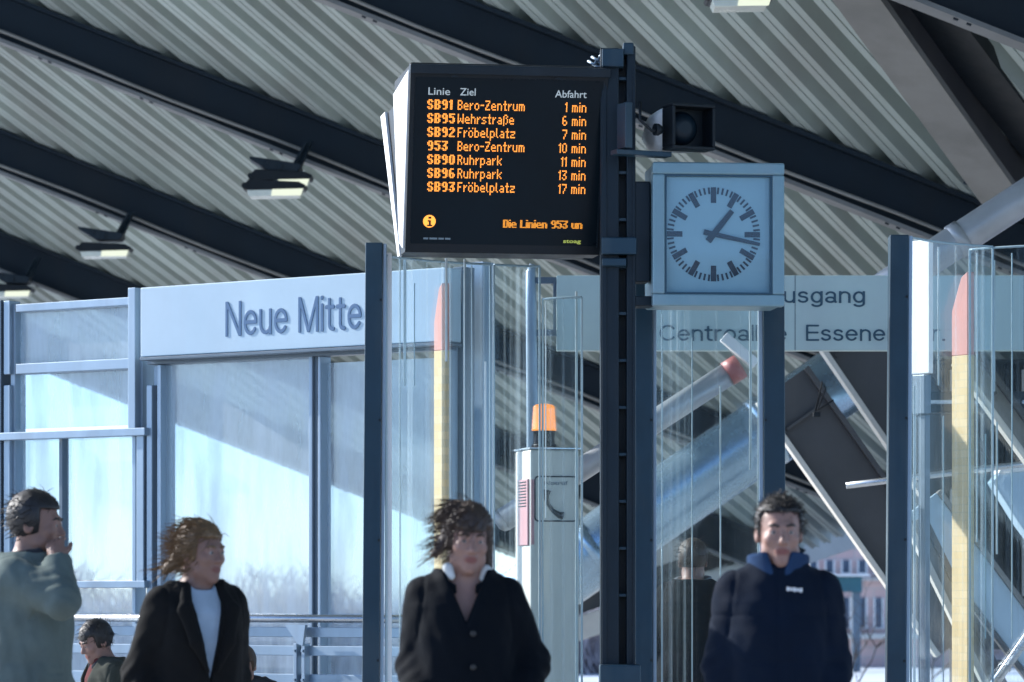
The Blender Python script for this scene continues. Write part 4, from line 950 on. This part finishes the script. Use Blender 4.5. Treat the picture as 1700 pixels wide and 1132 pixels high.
# ------------------------------------------------------------------ people: signed-distance bodies and clothes, meshed with surface nets
def V3(*a): return np.array(a, dtype=F4)
def rc(P, a, b, ra, rb):
    a = V3(*a); b = V3(*b); ba = b - a; h = np.clip(((P - a) @ ba) / max(1e-9, float(ba @ ba)), 0, 1)
    return np.linalg.norm(P - a - h[:, None] * ba, axis=1) - (ra + (rb - ra) * h)
def ell(P, c, r):
    q = (P - V3(*c)) / V3(*r); k0 = np.linalg.norm(q, axis=1); k1 = np.linalg.norm(q / V3(*r), axis=1) + 1e-6
    return k0 * (k0 - 1) / k1
def smin(a, b, k):
    h = np.clip(0.5 + 0.5 * (b - a) / k, 0, 1); return b + (a - b) * h - k * h * (1 - h)
def smax(a, b, k): return -smin(-a, -b, k)
def loft(P, secs, sq=2.0):
    """secs: (z, cx, cy, rx, ry) from low to high"""
    S = np.array(secs, dtype=F4); z = P[:, 2]
    cx, cy, rx, ry = (np.interp(z, S[:, 0], S[:, k]) for k in (1, 2, 3, 4))
    q = (np.abs((P[:, 0] - cx) / rx) ** sq + np.abs((P[:, 1] - cy) / ry) ** sq) ** (1 / sq)
    d = (q - 1) * np.minimum(rx, ry)
    return np.maximum(d, np.maximum(S[0, 0] - z, z - S[-1, 0]))
class Folds:
    def __init__(self, seed, n=7, f0=14, f1=42):
        r = np.random.default_rng(seed); self.d = r.normal(size=(n, 3)); self.d[:, 2] *= 0.6
        self.d /= np.linalg.norm(self.d, axis=1)[:, None]; self.f = r.uniform(f0, f1, n); self.p = r.uniform(0, 6.28, n)
    def __call__(self, P):
        warp = np.sin(P[:, 2] * 9 + P[:, 0] * 5) * 0.8
        s = 0
        for d, f, p in zip(self.d, self.f, self.p):
            v = np.sin((P @ d.astype(F4)) * f + p + warp); s = s + (1 - np.abs(v)) * v
        return s / len(self.f) * 2.2
def sdf_part(name, fn, lo, hi, h, m, parent, smooth=True):
    v, f = nets(fn, lo, hi, h); me = bpy.data.meshes.new(name)
    me.vertices.add(len(v)); me.vertices.foreach_set('co', v.astype(F4).ravel())
    me.loops.add(f.size); me.loops.foreach_set('vertex_index', f.ravel().astype(np.int32))
    me.polygons.add(len(f)); me.polygons.foreach_set('loop_start', (np.arange(len(f)) * 4).astype(np.int32)); me.polygons.foreach_set('loop_total', np.full(len(f), 4, np.int32))
    me.update(calc_edges=True); me.validate()
    return link_mesh(name, me, m, parent, smooth), v

def cloth(name, col, rough=0.85, var=0.18, weave=260, bump=0.25, sheen=0.3):
    m = mat(name, col, rough, var=var, scale=5, bump=bump, bscale=weave, spec=0.08)
    m.node_tree.nodes['Principled BSDF'].inputs['Sheen Weight'].default_value = sheen * 0.08
    return m
def skin_mat(name, col):
    m = mat(name, col, 0.5, var=0.08, scale=22, bump=0.06, bscale=160, spec=0.35); nt = m.node_tree; p = nt.nodes['Principled BSDF']
    p.inputs['Subsurface Weight'].default_value = 0.12; p.inputs['Subsurface Radius'].default_value = (0.012, 0.005, 0.003); p.inputs['Subsurface Scale'].default_value = 1.0
    at_ = nt.nodes.new('ShaderNodeAttribute'); at_.attribute_name = 'lip'
    lk = p.inputs['Base Color'].links[0].from_socket; mx = nt.nodes.new('ShaderNodeMix'); mx.data_type = 'RGBA'
    nt.links.new(at_.outputs['Fac'], mx.inputs[0]); nt.links.new(lk, mx.inputs[6]); mx.inputs[7].default_value = (col[0] * 0.72, col[1] * 0.38, col[2] * 0.40, 1)
    nt.links.new(mx.outputs[2], p.inputs['Base Color'])
    return m
SK = {'fair': skin_mat('fair_skin', (0.29, 0.17, 0.135)), 'tan': skin_mat('tanned_skin', (0.24, 0.137, 0.105))}
EYEW = mat('eye_white', (0.26, 0.24, 0.23), 0.15, var=0.02); IRIS = mat('iris', (0.03, 0.03, 0.035), 0.1, var=0.1)

def person(label, loc, yaw, H, arms, legs, skin, hair, wear, head=(0, 0, 0), lean=0.0, seed=1, group=None, seat=0.0, wear_w=0.84):
    """local frame: faces -Y, z up, metres; head=(turn, nod, tilt) in degrees; seated people keep the trunk and bend the legs"""
    root = thing('person', label, 'person', loc, R(yaw), group); K = H / 1.70
    rs = np.random.default_rng(seed)
    zs = seat                                               # lowers the trunk for a seated person
    def J(x, y, z): return np.array((x * K, y * K + lean * max(0, z - 0.9) * K, (z - zs / K) * K))
    hc = J(0, -0.025, 1.585)
    RH = np.array(Matrix.Rotation(R(head[0]), 3, 'Z') @ Matrix.Rotation(R(head[1]), 3, 'X') @ Matrix.Rotation(R(head[2]), 3, 'Y'))
    hp = J(0, 0.0, 1.50)
    hc = hp + RH @ (hc - hp)
    def HL(P): return ((P - hc.astype(F4)) @ RH.astype(F4)) / F4(K * 0.94)
    def W(p): return hc + RH @ (np.array(p) * K * 0.94)
    SW = wear_w
    sh = {s: J(s * 0.172 * SW, 0.005, 1.385) for s in (-1, 1)}
    el = {s: J(*arms[s][0]) for s in (-1, 1)}; wr = {s: J(*arms[s][1]) for s in (-1, 1)}
    hipj = {s: J(s * 0.085, 0.0, 0.90) for s in (-1, 1)}
    kn = {s: np.array(legs[s][0]) * K for s in (-1, 1)}; an = {s: np.array(legs[s][1]) * K for s in (-1, 1)}
    TB = [(0.80, .155, .105), (0.92, .168, .120), (1.06, .138, .100), (1.24, .160, .115), (1.36, .165, .098), (1.425, .105, .075), (1.47, .062, .062)]
    def trunk(P, g, z0, z1, extra=None):
        sec = []
        for z, rx, ry in (extra or TB):
            c = J(0, 0.01, z); sec.append((c[2], c[0], c[1], (rx * (wear_w if z > 1.0 else (1 + wear_w) / 2) if rx > .12 else rx) * K + g, ry * K + g))
        sec[-1] = (*sec[-1][:3], max(0.03, sec[-1][3]), max(0.03, sec[-1][4]))
        return loft(P, sec, 2.3)
    # --- hands: five fingers of different lengths
    hand_pr = []
    for s in (-1, 1):
        f = wr[s] - el[s]; f = f / np.linalg.norm(f)
        inn = np.array((-s, 0.0, 0.0)); inn = inn - f * (inn @ f); inn /= np.linalg.norm(inn) + 1e-9       # palm side
        wd = np.cross(f, inn) * s                                                                         # towards the thumb (front)
        if wd[1] > 0: wd = -wd
        w0 = wr[s]
        hand_pr.append((w0 - f * .02, w0 + f * 0.055 * K, .024 * K, .026 * K, .02)); 
        for q, (o, L) in enumerate(((.030, .070), (.010, .080), (-.010, .074), (-.028, .058))):
            b = w0 + f * 0.082 * K + wd * o * K; m_ = b + (f * .55 + inn * .25) * L * K * .62; e = m_ + (f * .35 + inn * .62) * L * K * .55
            hand_pr.append((w0 + f * .03 + wd * o * .7 * K, b, .012 * K, .0095 * K, .012)); hand_pr.append((b, m_, .0095 * K, .0085 * K, .004)); hand_pr.append((m_, e, .0085 * K, .0072 * K, .003))
        tb = w0 + f * .03 * K + wd * .026 * K; tm = tb + (f * .6 + wd * .55 + inn * .4) * .042 * K; te = tm + (f * .8 + wd * .1 + inn * .4) * .036 * K
        hand_pr.append((tb, tm, .013 * K, .011 * K, .012)); hand_pr.append((tm, te, .0105 * K, .0085 * K, .004))
    def headf(P):
        q = HL(P)
        d = ell(q, (0, .012, .035), (.077, .097, .092))
        d = smin(d, ell(q, (0, -.030, -.030), (.062, .066, .085)), .03)
        d = smin(d, rc(q, (0, -.070, -.098), (0, -.064, -.092), .026, .026), .03)
        d = smin(d, rc(q, (-.046, -.030, -.07), (.046, -.030, -.07), .022, .022), .03)
        d = smin(d, rc(q, (-.034, -.084, .030), (.034, -.084, .030), .012, .012), .016)
        d = smin(d, rc(q, (-.040, -.070, -.018), (-.044, -.066, -.020), .020, .020), .02); d = smin(d, rc(q, (.040, -.070, -.018), (.044, -.066, -.020), .020, .020), .02)
        for s in (-1, 1): d = smax(d, -ell(q, (s * .032, -.106, .010), (.019, .016, .012)), .012)
        for s in (-1, 1): d = smin(d, ell(q, (s * .032, -.0815, .013), (.0175, .0150, .0105)), .004); d = smin(d, ell(q, (s * .032, -.0805, .000), (.0165, .0140, .0070)), .004)
        d = smin(d, rc(q, (0, -.088, .018), (0, -.113, -.026), .008, .012), .012)
        for s in (-1, 1): d = smin(d, rc(q, (s * .010, -.100, -.030), (s * .013, -.097, -.030), .009, .008), .008)
        d = smin(d, rc(q, (-.018, -.089, -.057), (.018, -.089, -.057), .008, .008), .008)
        d = smin(d, rc(q, (-.014, -.088, -.070), (.014, -.088, -.070), .009, .009), .008)
        d = smax(d, -rc(q, (-.022, -.101, -.0635), (.022, -.101, -.0635), .0042, .0042), .004)
        for s in (-1, 1):
            e = ell(q, (s * .080, .012, -.002), (.011, .024, .034)); e = smax(e, -ell(q, (s * .091, .006, .0), (.008, .013, .020)), .006); d = smin(d, e, .008)
        return d * (K * 0.94)
    nb = J(0, 0.02, 1.40); nt_ = W((0, .018, -.05))
    def body(P):
        d = headf(P)
        d = smin(d, rc(P, nb, nt_, .062 * K, .055 * K), .03)
        d = smin(d, trunk(P, 0, 0.8, 1.47), .035)
        for s in (-1, 1):
            d = smin(d, rc(P, sh[s], el[s], .052 * K, .040 * K), .04); d = smin(d, rc(P, el[s], wr[s], .040 * K, .025 * K), .012)
            d = smin(d, rc(P, hipj[s], kn[s], .082 * K, .055 * K), .05); d = smin(d, rc(P, kn[s], an[s], .052 * K, .036 * K), .02)
            d = smin(d, rc(P, an[s], an[s] + np.array((0, -.14, -.035)) * K, .036 * K, .028 * K), .02)
        for a, b, ra, rb_, k in hand_pr: d = smin(d, rc(P, a, b, ra, rb_), k)
        return d
    pts = np.array([hc + (0, 0, .16), hc - (.14, .14, 0), hc + (.14, .16, 0)] + [v for dct in (sh, el, wr, hipj, kn, an) for v in dct.values()] + [wr[s] + (wr[s] - el[s]) / np.linalg.norm(wr[s] - el[s]) * .2 for s in (-1, 1)])
    lo = pts.min(0) - np.array((.13, .20, .10)); hi = pts.max(0) + np.array((.13, .20, .05))
    bd, v = sdf_part('body', body, lo, hi, 0.0062, SK[skin], root)
    q = ((v - hc) @ RH) / (K * 0.94)
    lip = np.clip(1.25 - np.sqrt(((q[:, 0]) / .026) ** 2 + ((q[:, 2] + .0635) / .0125) ** 2), 0, 1) * (q[:, 1] < -.07)
    at_ = bd.data.attributes.new('lip', 'FLOAT', 'POINT'); at_.data.foreach_set('value', np.clip(lip * 2, 0, 0.9).astype(F4))
    for s in (-1, 1):
        c = W((s * .032, -.0830, .0075)); e = MB()
        t = bmesh.new(); bmesh.ops.create_uvsphere(t, u_segments=16, v_segments=10, radius=.0122 * K); e._join(t, Matrix.Translation(c)); ey = e.build('eye', EYEW, root, True)
        e = MB(); t = bmesh.new(); bmesh.ops.create_uvsphere(t, u_segments=12, v_segments=8, radius=.0062 * K); e._join(t, Matrix.Translation(W((s * .032, -.0905, .0070)))); e.build('iris', IRIS, ey, True)
        e = MB(); e.tube([W((s * x, y, z)) for x, y, z in ((.014, -.098, .028), (.028, -.0985, .034), (.042, -.090, .033), (.050, -.080, .028))], [.0035, .005, .0045, .002], 6); e.build('eyebrow', hair['mat'], root, True)
    # --- hair
    hs = hair['style']; fold = Folds(seed + 50, 9, 60, 150)
    def hairf(P):
        q = HL(P); g = hair.get('g', .014)
        d = ell(q, (0, .016, .040), (.079 + g, .098 + g, .092 + g * 1.15))
        face = smax(smax(q[:, 1] - hair.get('front', -.035), q[:, 2] - hair.get('line', .072), .01), -(q[:, 1] + .30), .01)
        if hair.get('fringe'): face = smax(face, -(rc(q, (-.06, -.085, .065), (.045, -.095, .060), .016, .024)), .01)
        face = face + fold(q * 1.7) * .007
        d = smax(d, -face, .012)
        d = smax(d, hair.get('low', -.045) - q[:, 2] - np.maximum(0, q[:, 1]) * .45, .015)
        for (a, b, ra, rb_) in hair.get('locks', ()): d = smin(d, rc(q, a, b, ra, rb_), .02)
        return (d + fold(q) * hair.get('rough', .004)) * (K * .94)
    ctr = hc; hr, hv = sdf_part('hair', hairf, ctr - .27, ctr + .27, 0.0065, hair['mat'], root)
    if hair.get('strands'):
        me = hr.data; nn = np.zeros(len(me.vertices) * 3, F4); me.vertices.foreach_get('normal', nn); nn = nn.reshape(-1, 3)
        b = MB(); b.b.from_mesh(me); pick = rs.choice(len(hv), hair['strands'], replace=False); fl = RH @ np.array(hair.get('flow', (0, 0, -1)))
        for i in pick:
            p = hv[i]; L = rs.uniform(*hair.get('len', (.03, .08))); d0 = nn[i] * hair.get('lift', .5) + fl * rs.uniform(.3, 1.0) + rs.normal(size=3) * .22
            d0 /= np.linalg.norm(d0); d1 = d0 + fl * .5 + rs.normal(size=3) * .2; d1 /= np.linalg.norm(d1)
            b.tube([p - d0 * .004, p + d0 * L * .5, p + (d0 + d1) * L * .5], [.0019, .0015, .0005], 3, cap=False)
        b.b.to_mesh(me); b.b.free(); me.polygons.foreach_set('use_smooth', [True] * len(me.polygons))
    # --- clothes
    ctx = dict(root=root, K=K, J=J, sh=sh, el=el, wr=wr, hipj=hipj, kn=kn, an=an, trunk=trunk, HL=HL, W=W, hc=hc, lo=lo, hi=hi, nb=nb)
    for fn_ in wear: fn_(ctx)
    # trousers and shoes for everyone
    return root

def trousers(m, g=.022):
    def f(c):
        K, fd = c['K'], Folds(3)
        def d_(P):
            d = 1e3
            for s in (-1, 1):
                a = smin(rc(P, c['hipj'][s], c['kn'][s], .092 * K + g * .6, .062 * K + g * .6), rc(P, c['kn'][s], c['an'][s] + np.array((0, .0, .02)), .062 * K + g * .5, .052 * K + g * .4), .03)
                d = smin(np.full(len(P), d, F4) if np.isscalar(d) else d, a, .02)
            h0 = c['J'](0, .01, .90)
            d = smin(d, ell(P, h0, (.172 * K + g, .125 * K + g, .14 * K)), .05)
            d = d + fd(P) * .006
            return smax(d, (c['an'][-1][2] - .04 * K) - P[:, 2], .004)
        sdf_part('trousers', d_, c['lo'], c['hi'], 0.011, m, c['root'])
    return f
def shoes(m):
    def f(c):
        K = c['K']
        for s in (-1, 1):
            a = c['an'][s]
            def d_(P):
                d = smin(rc(P, a + np.array((0, .03, -.03)) * K, a + np.array((0, -.15, -.042)) * K, .045 * K, .040 * K), rc(P, a, a + np.array((0, 0, .03)), .048 * K, .050 * K), .03)
                return smax(d, (a[2] - .085 * K) - P[:, 2], .004)
            sdf_part('shoe', d_, a - .26, a + .16, 0.01, m, c['root'])
    return f
def top(name, m, g=.03, hem=.78, sleeve=(.075, .060, .048), secs=None, folds=.007, seed=2, neck=1.46, vee=None, cuff=True, collar=None, zipline=False, flare=0.0, h=0.0075, slot=0.0):
    """an upper garment: trunk loft plus sleeves; vee = (width at the neck, depth in metres) opens the front"""
    def f(c):
        K, J = c['K'], c['J']; fd = Folds(seed, 8, 12, 40)
        TBc = secs or [(hem, .185 + flare, .135 + flare), (0.92, .186, .135), (1.06, .168, .122), (1.24, .178, .132), (1.35, .182, .118), (1.41, .130, .095), (1.445, .088, .080), (neck + .02, .072, .074)]
        def d_(P):
            d = c['trunk'](P, g, 0, 0, TBc)
            for s in (-1, 1):
                u = rc(P, c['sh'][s], c['el'][s], sleeve[0] * K, sleeve[1] * K)
                wv = c['wr'][s]; l = rc(P, c['el'][s], wv, sleeve[1] * K, sleeve[2] * K)
                fa = wv - c['el'][s]; fa = fa / np.linalg.norm(fa)
                l = smax(l, (P - wv.astype(F4)) @ fa.astype(F4) - .012, .006)
                arm = smin(u, l, .03)
                te = np.exp(-(np.linalg.norm(P - c['el'][s].astype(F4), axis=1) / .11) ** 2)
                arm = arm + np.sin(((P - c['el'][s].astype(F4)) @ fa.astype(F4)) * 110 + P[:, 0] * 30) * .0045 * te
                d = smin(d, arm, .045)
            d = d + fd(P) * folds * 1.35
            if vee:
                zt = J(0, 0, 1.46)[2]; dep = (zt - P[:, 2]) / vee[1]
                wd = vee[0] * K * np.clip(1 - dep, 0, 1.2)
                slotd = np.maximum(np.abs(P[:, 0]) - np.maximum(wd, slot), P[:, 1] - (c['J'](0, 0, 1.3)[1] - .02))
                d = smax(d, -np.where(dep < 1.05, slotd, .05) if not slot else -slotd, .008)
            sm = np.exp(-((np.abs(P[:, 0]) - .150 * K - (1.42 * K - P[:, 2]) * .12) / .005) ** 2) * (P[:, 2] > J(0, 0, 1.22)[2]); d = d + sm * .004
            d = d + np.exp(-((np.abs(np.abs(P[:, 0]) - .085 * K)) / .045) ** 4) * np.exp(-((P[:, 2] - J(0, 0, 1.02)[2]) / .005) ** 2) * .005 * (P[:, 1] < 0)
            if zipline:
                y0 = P[:, 1] - c['J'](0, 0, 1.2)[1]
                d = d + np.exp(-(P[:, 0] / .006) ** 2) * .005 * (y0 < 0)
                for zz in (1.30, 1.14): d = d + np.exp(-((P[:, 2] - J(0, 0, zz)[2]) / .006) ** 2) * .004
            nh = J(0, -.012, 1.47)
            d = smax(d, -ell(P, nh, (.074 * K, .078 * K, .05 * K)), .012)
            return d
        lo = c['lo'].copy(); lo[2] = max(lo[2], J(0, 0, hem)[2] - .05) if min(c['wr'][-1][2], c['wr'][1][2]) > J(0, 0, hem)[2] else lo[2]
        ob, _ = sdf_part(name, d_, lo, c['hi'] + .03, h, m, c['root'])
        if collar:
            cr, ch, cm, gap = collar
            def cf(P):
                b = J(0, -.002, 1.425); q = (P - b.astype(F4)); ang = np.arctan2(q[:, 0], -q[:, 1])
                r = np.sqrt((q[:, 0] / 1.0) ** 2 + (q[:, 1] / 1.03) ** 2)
                rad = cr * K + q[:, 2] * 0.10
                d = np.maximum(np.abs(r - rad) - .010, np.maximum(-.035 - q[:, 2], q[:, 2] - ch - .02 * np.cos(ang * .9)))
                if gap: d = smax(d, gap - np.abs(ang) * r - .0 * r, .01) if False else smax(d, (gap * (0.35 + np.clip(q[:, 2] / ch, 0, 1.2)) - np.abs(ang)) * .07, .01)
                return d * .8 + fd(P) * .002
            b = J(0, 0, 1.44); sdf_part('collar', cf, b - .2, b + .2, .006, cm, c['root'])
    return f
def lapels(m):
    """turned-back lapels lying either side of an open front"""
    def f(c):
        K, J = c['K'], c['J']
        for s in (-1, 1):
            pts = [J(s * .070, -.062, 1.455), J(s * .100, -.128, 1.36), J(s * .070, -.162, 1.24), J(s * .018, -.165, 1.12)]
            def d_(P):
                d = 1e3
                for a, b, ra, rb_ in ((pts[0], pts[1], .020, .030), (pts[1], pts[2], .030, .024), (pts[2], pts[3], .024, .008)):
                    e = rc(P * V3(1, 1.5, 1), np.array(a) * (1, 1.5, 1), np.array(b) * (1, 1.5, 1), ra, rb_) * .75; d = e if np.isscalar(d) else smin(d, e, .012)
                return d
            b = (pts[0] + pts[3]) / 2; sdf_part('lapel', d_, b - .28, b + .28, .0075, m, c['root'])
    return f
def scarf_ends(m):
    def f(c):
        W, K = c['W'], c['K']
        for s in (-1, 1):
            a, b = W((s * .075, -.03, -.105)), W((s * .062, -.045, -.135))
            sdf_part('collar_tip', lambda P: rc(P, a, b, .020, .014) + Folds(9, 4, 60, 120)(P) * .002, a - .1, a + .1, .005, m, c['root'])
    return f
def strap(m, s=1):
    def f(c):
        J = c['J']; b = MB()
        b.tube([J(s * .10, .10, 1.40), J(s * .11, .0, 1.485), J(s * .095, -.10, 1.43), J(s * .08, -.175, 1.28), J(s * .05, -.185, 1.10)], .017, 8)
        for v_ in b.b.verts: v_.co.y *= 1.0
        b.build('bag_strap', m, c['root'], True)
    return f
def buttons(m):
    def f(c):
        J = c['J']
        for j in range(4):
            b = MB(); b.lathe([(.011, 0), (.011, .003), (.008, .005)], n=14, M=Matrix.Translation(J(.022, -.168 - .001 * j, 1.25 - .12 * j)) @ Matrix.Rotation(R(90), 4, 'X')); b.build('button', m, c['root'])
    return f
def chest_mark(m):
    def f(c):
        J = c['J']; b = MB()
        for j in range(5): b.box(J(.030 + .011 * j, -.162 - .001 * j, 1.392 - .0012 * j), (.008, .004, .010 if j % 2 else .014))
        b.build('chest_print', m, c['root'])
    return f
HM = {k: mat(k + '_hair', col, 0.5, var=0.35, scale=30, stretch=(3, 3, .6), bump=0.3, bscale=120) for k, col in (('dark', (0.012, 0.010, 0.010)), ('brown', (0.045, 0.027, 0.018)), ('blond', (0.16, 0.095, 0.045)))}
CL = {k: cloth('cloth_' + k, col) for k, col in (('black', (0.004, 0.006, 0.009)), ('navy', (0.005, 0.010, 0.021)), ('greygreen', (0.115, 0.145, 0.135)), ('brownblack', (0.010, 0.010, 0.010)), ('darkgrey', (0.035, 0.038, 0.045)), ('palegrey', (0.22, 0.25, 0.28)), ('shirt', (0.34, 0.42, 0.50)), ('jeans', (0.03, 0.045, 0.08)), ('redbrown', (0.10, 0.03, 0.03)), ('olive', (0.05, 0.055, 0.045)), ('blue', (0.02, 0.045, 0.10)), ('cream', (0.62, 0.64, 0.62)))}
SHOE = mat('black_leather', (0.012, 0.012, 0.012), 0.4)
STAND = {-1: ((-.09, -.01, .49), (-.10, .02, .085)), 1: ((.09, -.01, .49), (.10, .02, .085))}
WALK = {-1: ((-.09, -.16, .51), (-.09, -.20, .11)), 1: ((.09, .03, .50), (.09, .27, .15))}
SIT = {-1: ((-.13, -.46, .47), (-.13, -.44, .085)), 1: ((.13, -.46, .47), (.14, -.42, .085))}
DOWN = {-1: ((-.235, .02, 1.12), (-.24, -.09, .89)), 1: ((.235, .02, 1.12), (.24, -.09, .89))}
def foot(px, Y): return ((px - 850) * Y / FPX, Y, 0.0)

# woman in the middle, walking towards the camera, hands in her coat pockets
person('person with windblown brown hair in a black coat walking before the emergency call pillar', foot(771, 12.77), 4, 1.66,
       {-1: ((-.175, .04, 1.13), (-.17, -.11, .95)), 1: ((.245, .05, 1.14), (.19, -.11, .95))}, WALK, 'fair',
       dict(style='messy', mat=HM['brown'], g=.020, front=-.045, line=.060, low=-.075, rough=.007, fringe=True, strands=900, len=(.03, .085), lift=.16, flow=(-.8, .1, -.55),
            locks=(((-.075, .0, .02), (-.125, -.01, -.055), .030, .016), ((.078, .01, .0), (.090, .0, -.095), .026, .016), ((-.05, .03, .12), (-.10, .03, .09), .035, .02))),
       [trousers(CL['black']), shoes(SHOE),
        top('coat', CL['black'], g=.034, hem=.70, sleeve=(.074, .066, .054), vee=(.070, .17), seed=12, folds=.010, collar=(.098, .045, CL['black'], 1.0)), scarf_ends(CL['cream']), buttons(SHOE)],
       head=(8, 6, 3), seed=3)
# man on the right
person('person with short dark hair in a zipped navy jacket standing right of the pole', foot(1292, 12.35), -3, 1.68,
       {-1: ((-.190, .03, 1.12), (-.19, -.09, .89)), 1: ((.185, .03, 1.12), (.19, -.09, .89))}, WALK, 'fair',
       dict(style='short', mat=HM['dark'], g=.010, front=-.025, line=.078, low=-.035, rough=.003, strands=800, len=(.012, .030), lift=.28, flow=(.3, -.5, -.1)),
       [trousers(CL['jeans']), shoes(SHOE), top('jacket', CL['navy'], g=.034, hem=.76, sleeve=(.076, .068, .056), seed=22, folds=.011, collar=(.092, .075, CL['blue'], .25), zipline=True), chest_mark(M['whitepaint'])],
       head=(6, 3, 0), seed=5)
# walker in dark open jacket
person('person with blown back fair hair in an open dark jacket over a pale shirt', foot(326, 13.6), 28, 1.62,
       {-1: ((-.225, .05, 1.10), (-.18, -.12, .93)), 1: ((.185, .07, 1.12), (.20, -.05, .89))}, WALK, 'tan',
       dict(style='messy', mat=HM['blond'], g=.014, front=-.040, line=.066, low=-.080, rough=.007, strands=900, len=(.03, .09), lift=.16, flow=(-.75, .55, -.35),
            locks=(((-.06, .05, .0), (-.12, .09, -.07), .035, .018), ((.06, .05, .02), (.06, .10, -.06), .03, .018))),
       [top('shirt', CL['shirt'], g=.012, sleeve=(.058, .047, .034), h=.008, folds=.003, collar=(.074, .03, CL['shirt'], .5)), trousers(CL['brownblack']), shoes(SHOE),
        top('jacket', CL['brownblack'], g=.036, hem=.74, sleeve=(.074, .066, .054), vee=(.075, .36), seed=32, folds=.011), lapels(CL['brownblack'])],
       head=(22, 2, 0), seed=7)
# left walker in profile, hand at the chin
person('person in a long grey green coat walking in profile with a hand at the chin', foot(48, 14.3), 78, 1.75,
       {-1: ((-.20, -.20, 1.30), (-.12, -.155, 1.44)), 1: ((.24, .04, 1.12), (.22, -.08, .90))}, WALK, 'tan',
       dict(style='short', mat=HM['dark'], g=.016, front=-.030, line=.070, low=-.060, rough=.005, strands=300, len=(.02, .05), lift=.14, flow=(0, .8, -.3)),
       [trousers(CL['darkgrey']), shoes(SHOE), top('coat', CL['greygreen'], g=.044, hem=.52, sleeve=(.080, .072, .058), seed=42, folds=.012, flare=.04, collar=(.094, .06, CL['darkgrey'], .5))],
       head=(4, 4, 0), seed=9)
# the one behind the middle glass
person('person in a dark jacket seen from behind through the middle glass screen', foot(1150, 20.2), 163, 1.66, DOWN, STAND, 'tan',
       dict(style='short', mat=HM['brown'], g=.013, front=-.025, line=.070, low=-.05, rough=.004, strands=160, len=(.015, .04), lift=.6, flow=(0, 0, -.4)),
       [trousers(CL['jeans']), shoes(SHOE),
        top('jacket', CL['black'], g=.040, hem=.74, sleeve=(.080, .070, .056), seed=52, folds=.010, collar=(.092, .06, CL['palegrey'], .3))], head=(12, 8, 0), seed=11)
# seated pair on the bench
def bench_spot(px):
    t, Y = ft(px, 1.12); p = FA + FU * t + FN * 1.12; return (p.x, p.y, 0.0)
SEAT = .43
LAP = {-1: ((-.24, -.04, 1.14), (-.12, -.30, 1.02)), 1: ((.24, -.04, 1.14), (.12, -.30, 1.02))}
person('seated young person with dark hair looking down on the bench by the railing', bench_spot(182), -66, 1.64, LAP, SIT, 'fair',
       dict(style='short', mat=HM['dark'], g=.017, front=-.035, line=.056, low=-.050, rough=.004, fringe=True, strands=200, len=(.015, .04), lift=.4, flow=(0, -.3, -.5)),
       [trousers(CL['jeans']), shoes(SHOE), top('sweater', CL['redbrown'], g=.014, sleeve=(.056, .045, .032), h=.009, folds=.003, collar=(.078, .03, CL['redbrown'], .2)), top('jacket', CL['olive'], g=.036, hem=.80, sleeve=(.082, .070, .056), vee=(.08, .5), seed=62, folds=.010, collar=(.090, .05, CL['darkgrey'], .7))],
       head=(8, 22, 0), lean=-.05, seed=13, seat=SEAT)
person('seated person in a dark coat mostly hidden behind the walker in the open dark jacket', bench_spot(418), -10, 1.52, LAP, SIT, 'fair',
       dict(style='short', mat=HM['brown'], g=.014, front=-.03, line=.065, low=-.05, rough=.004),
       [trousers(CL['black']), shoes(SHOE), top('coat', CL['darkgrey'], g=.036, hem=.80, sleeve=(.082, .070, .056), seed=72, folds=.010, collar=(.090, .05, CL['darkgrey'], .4))],
       head=(0, 30, 0), lean=-.25, seed=15, seat=SEAT)
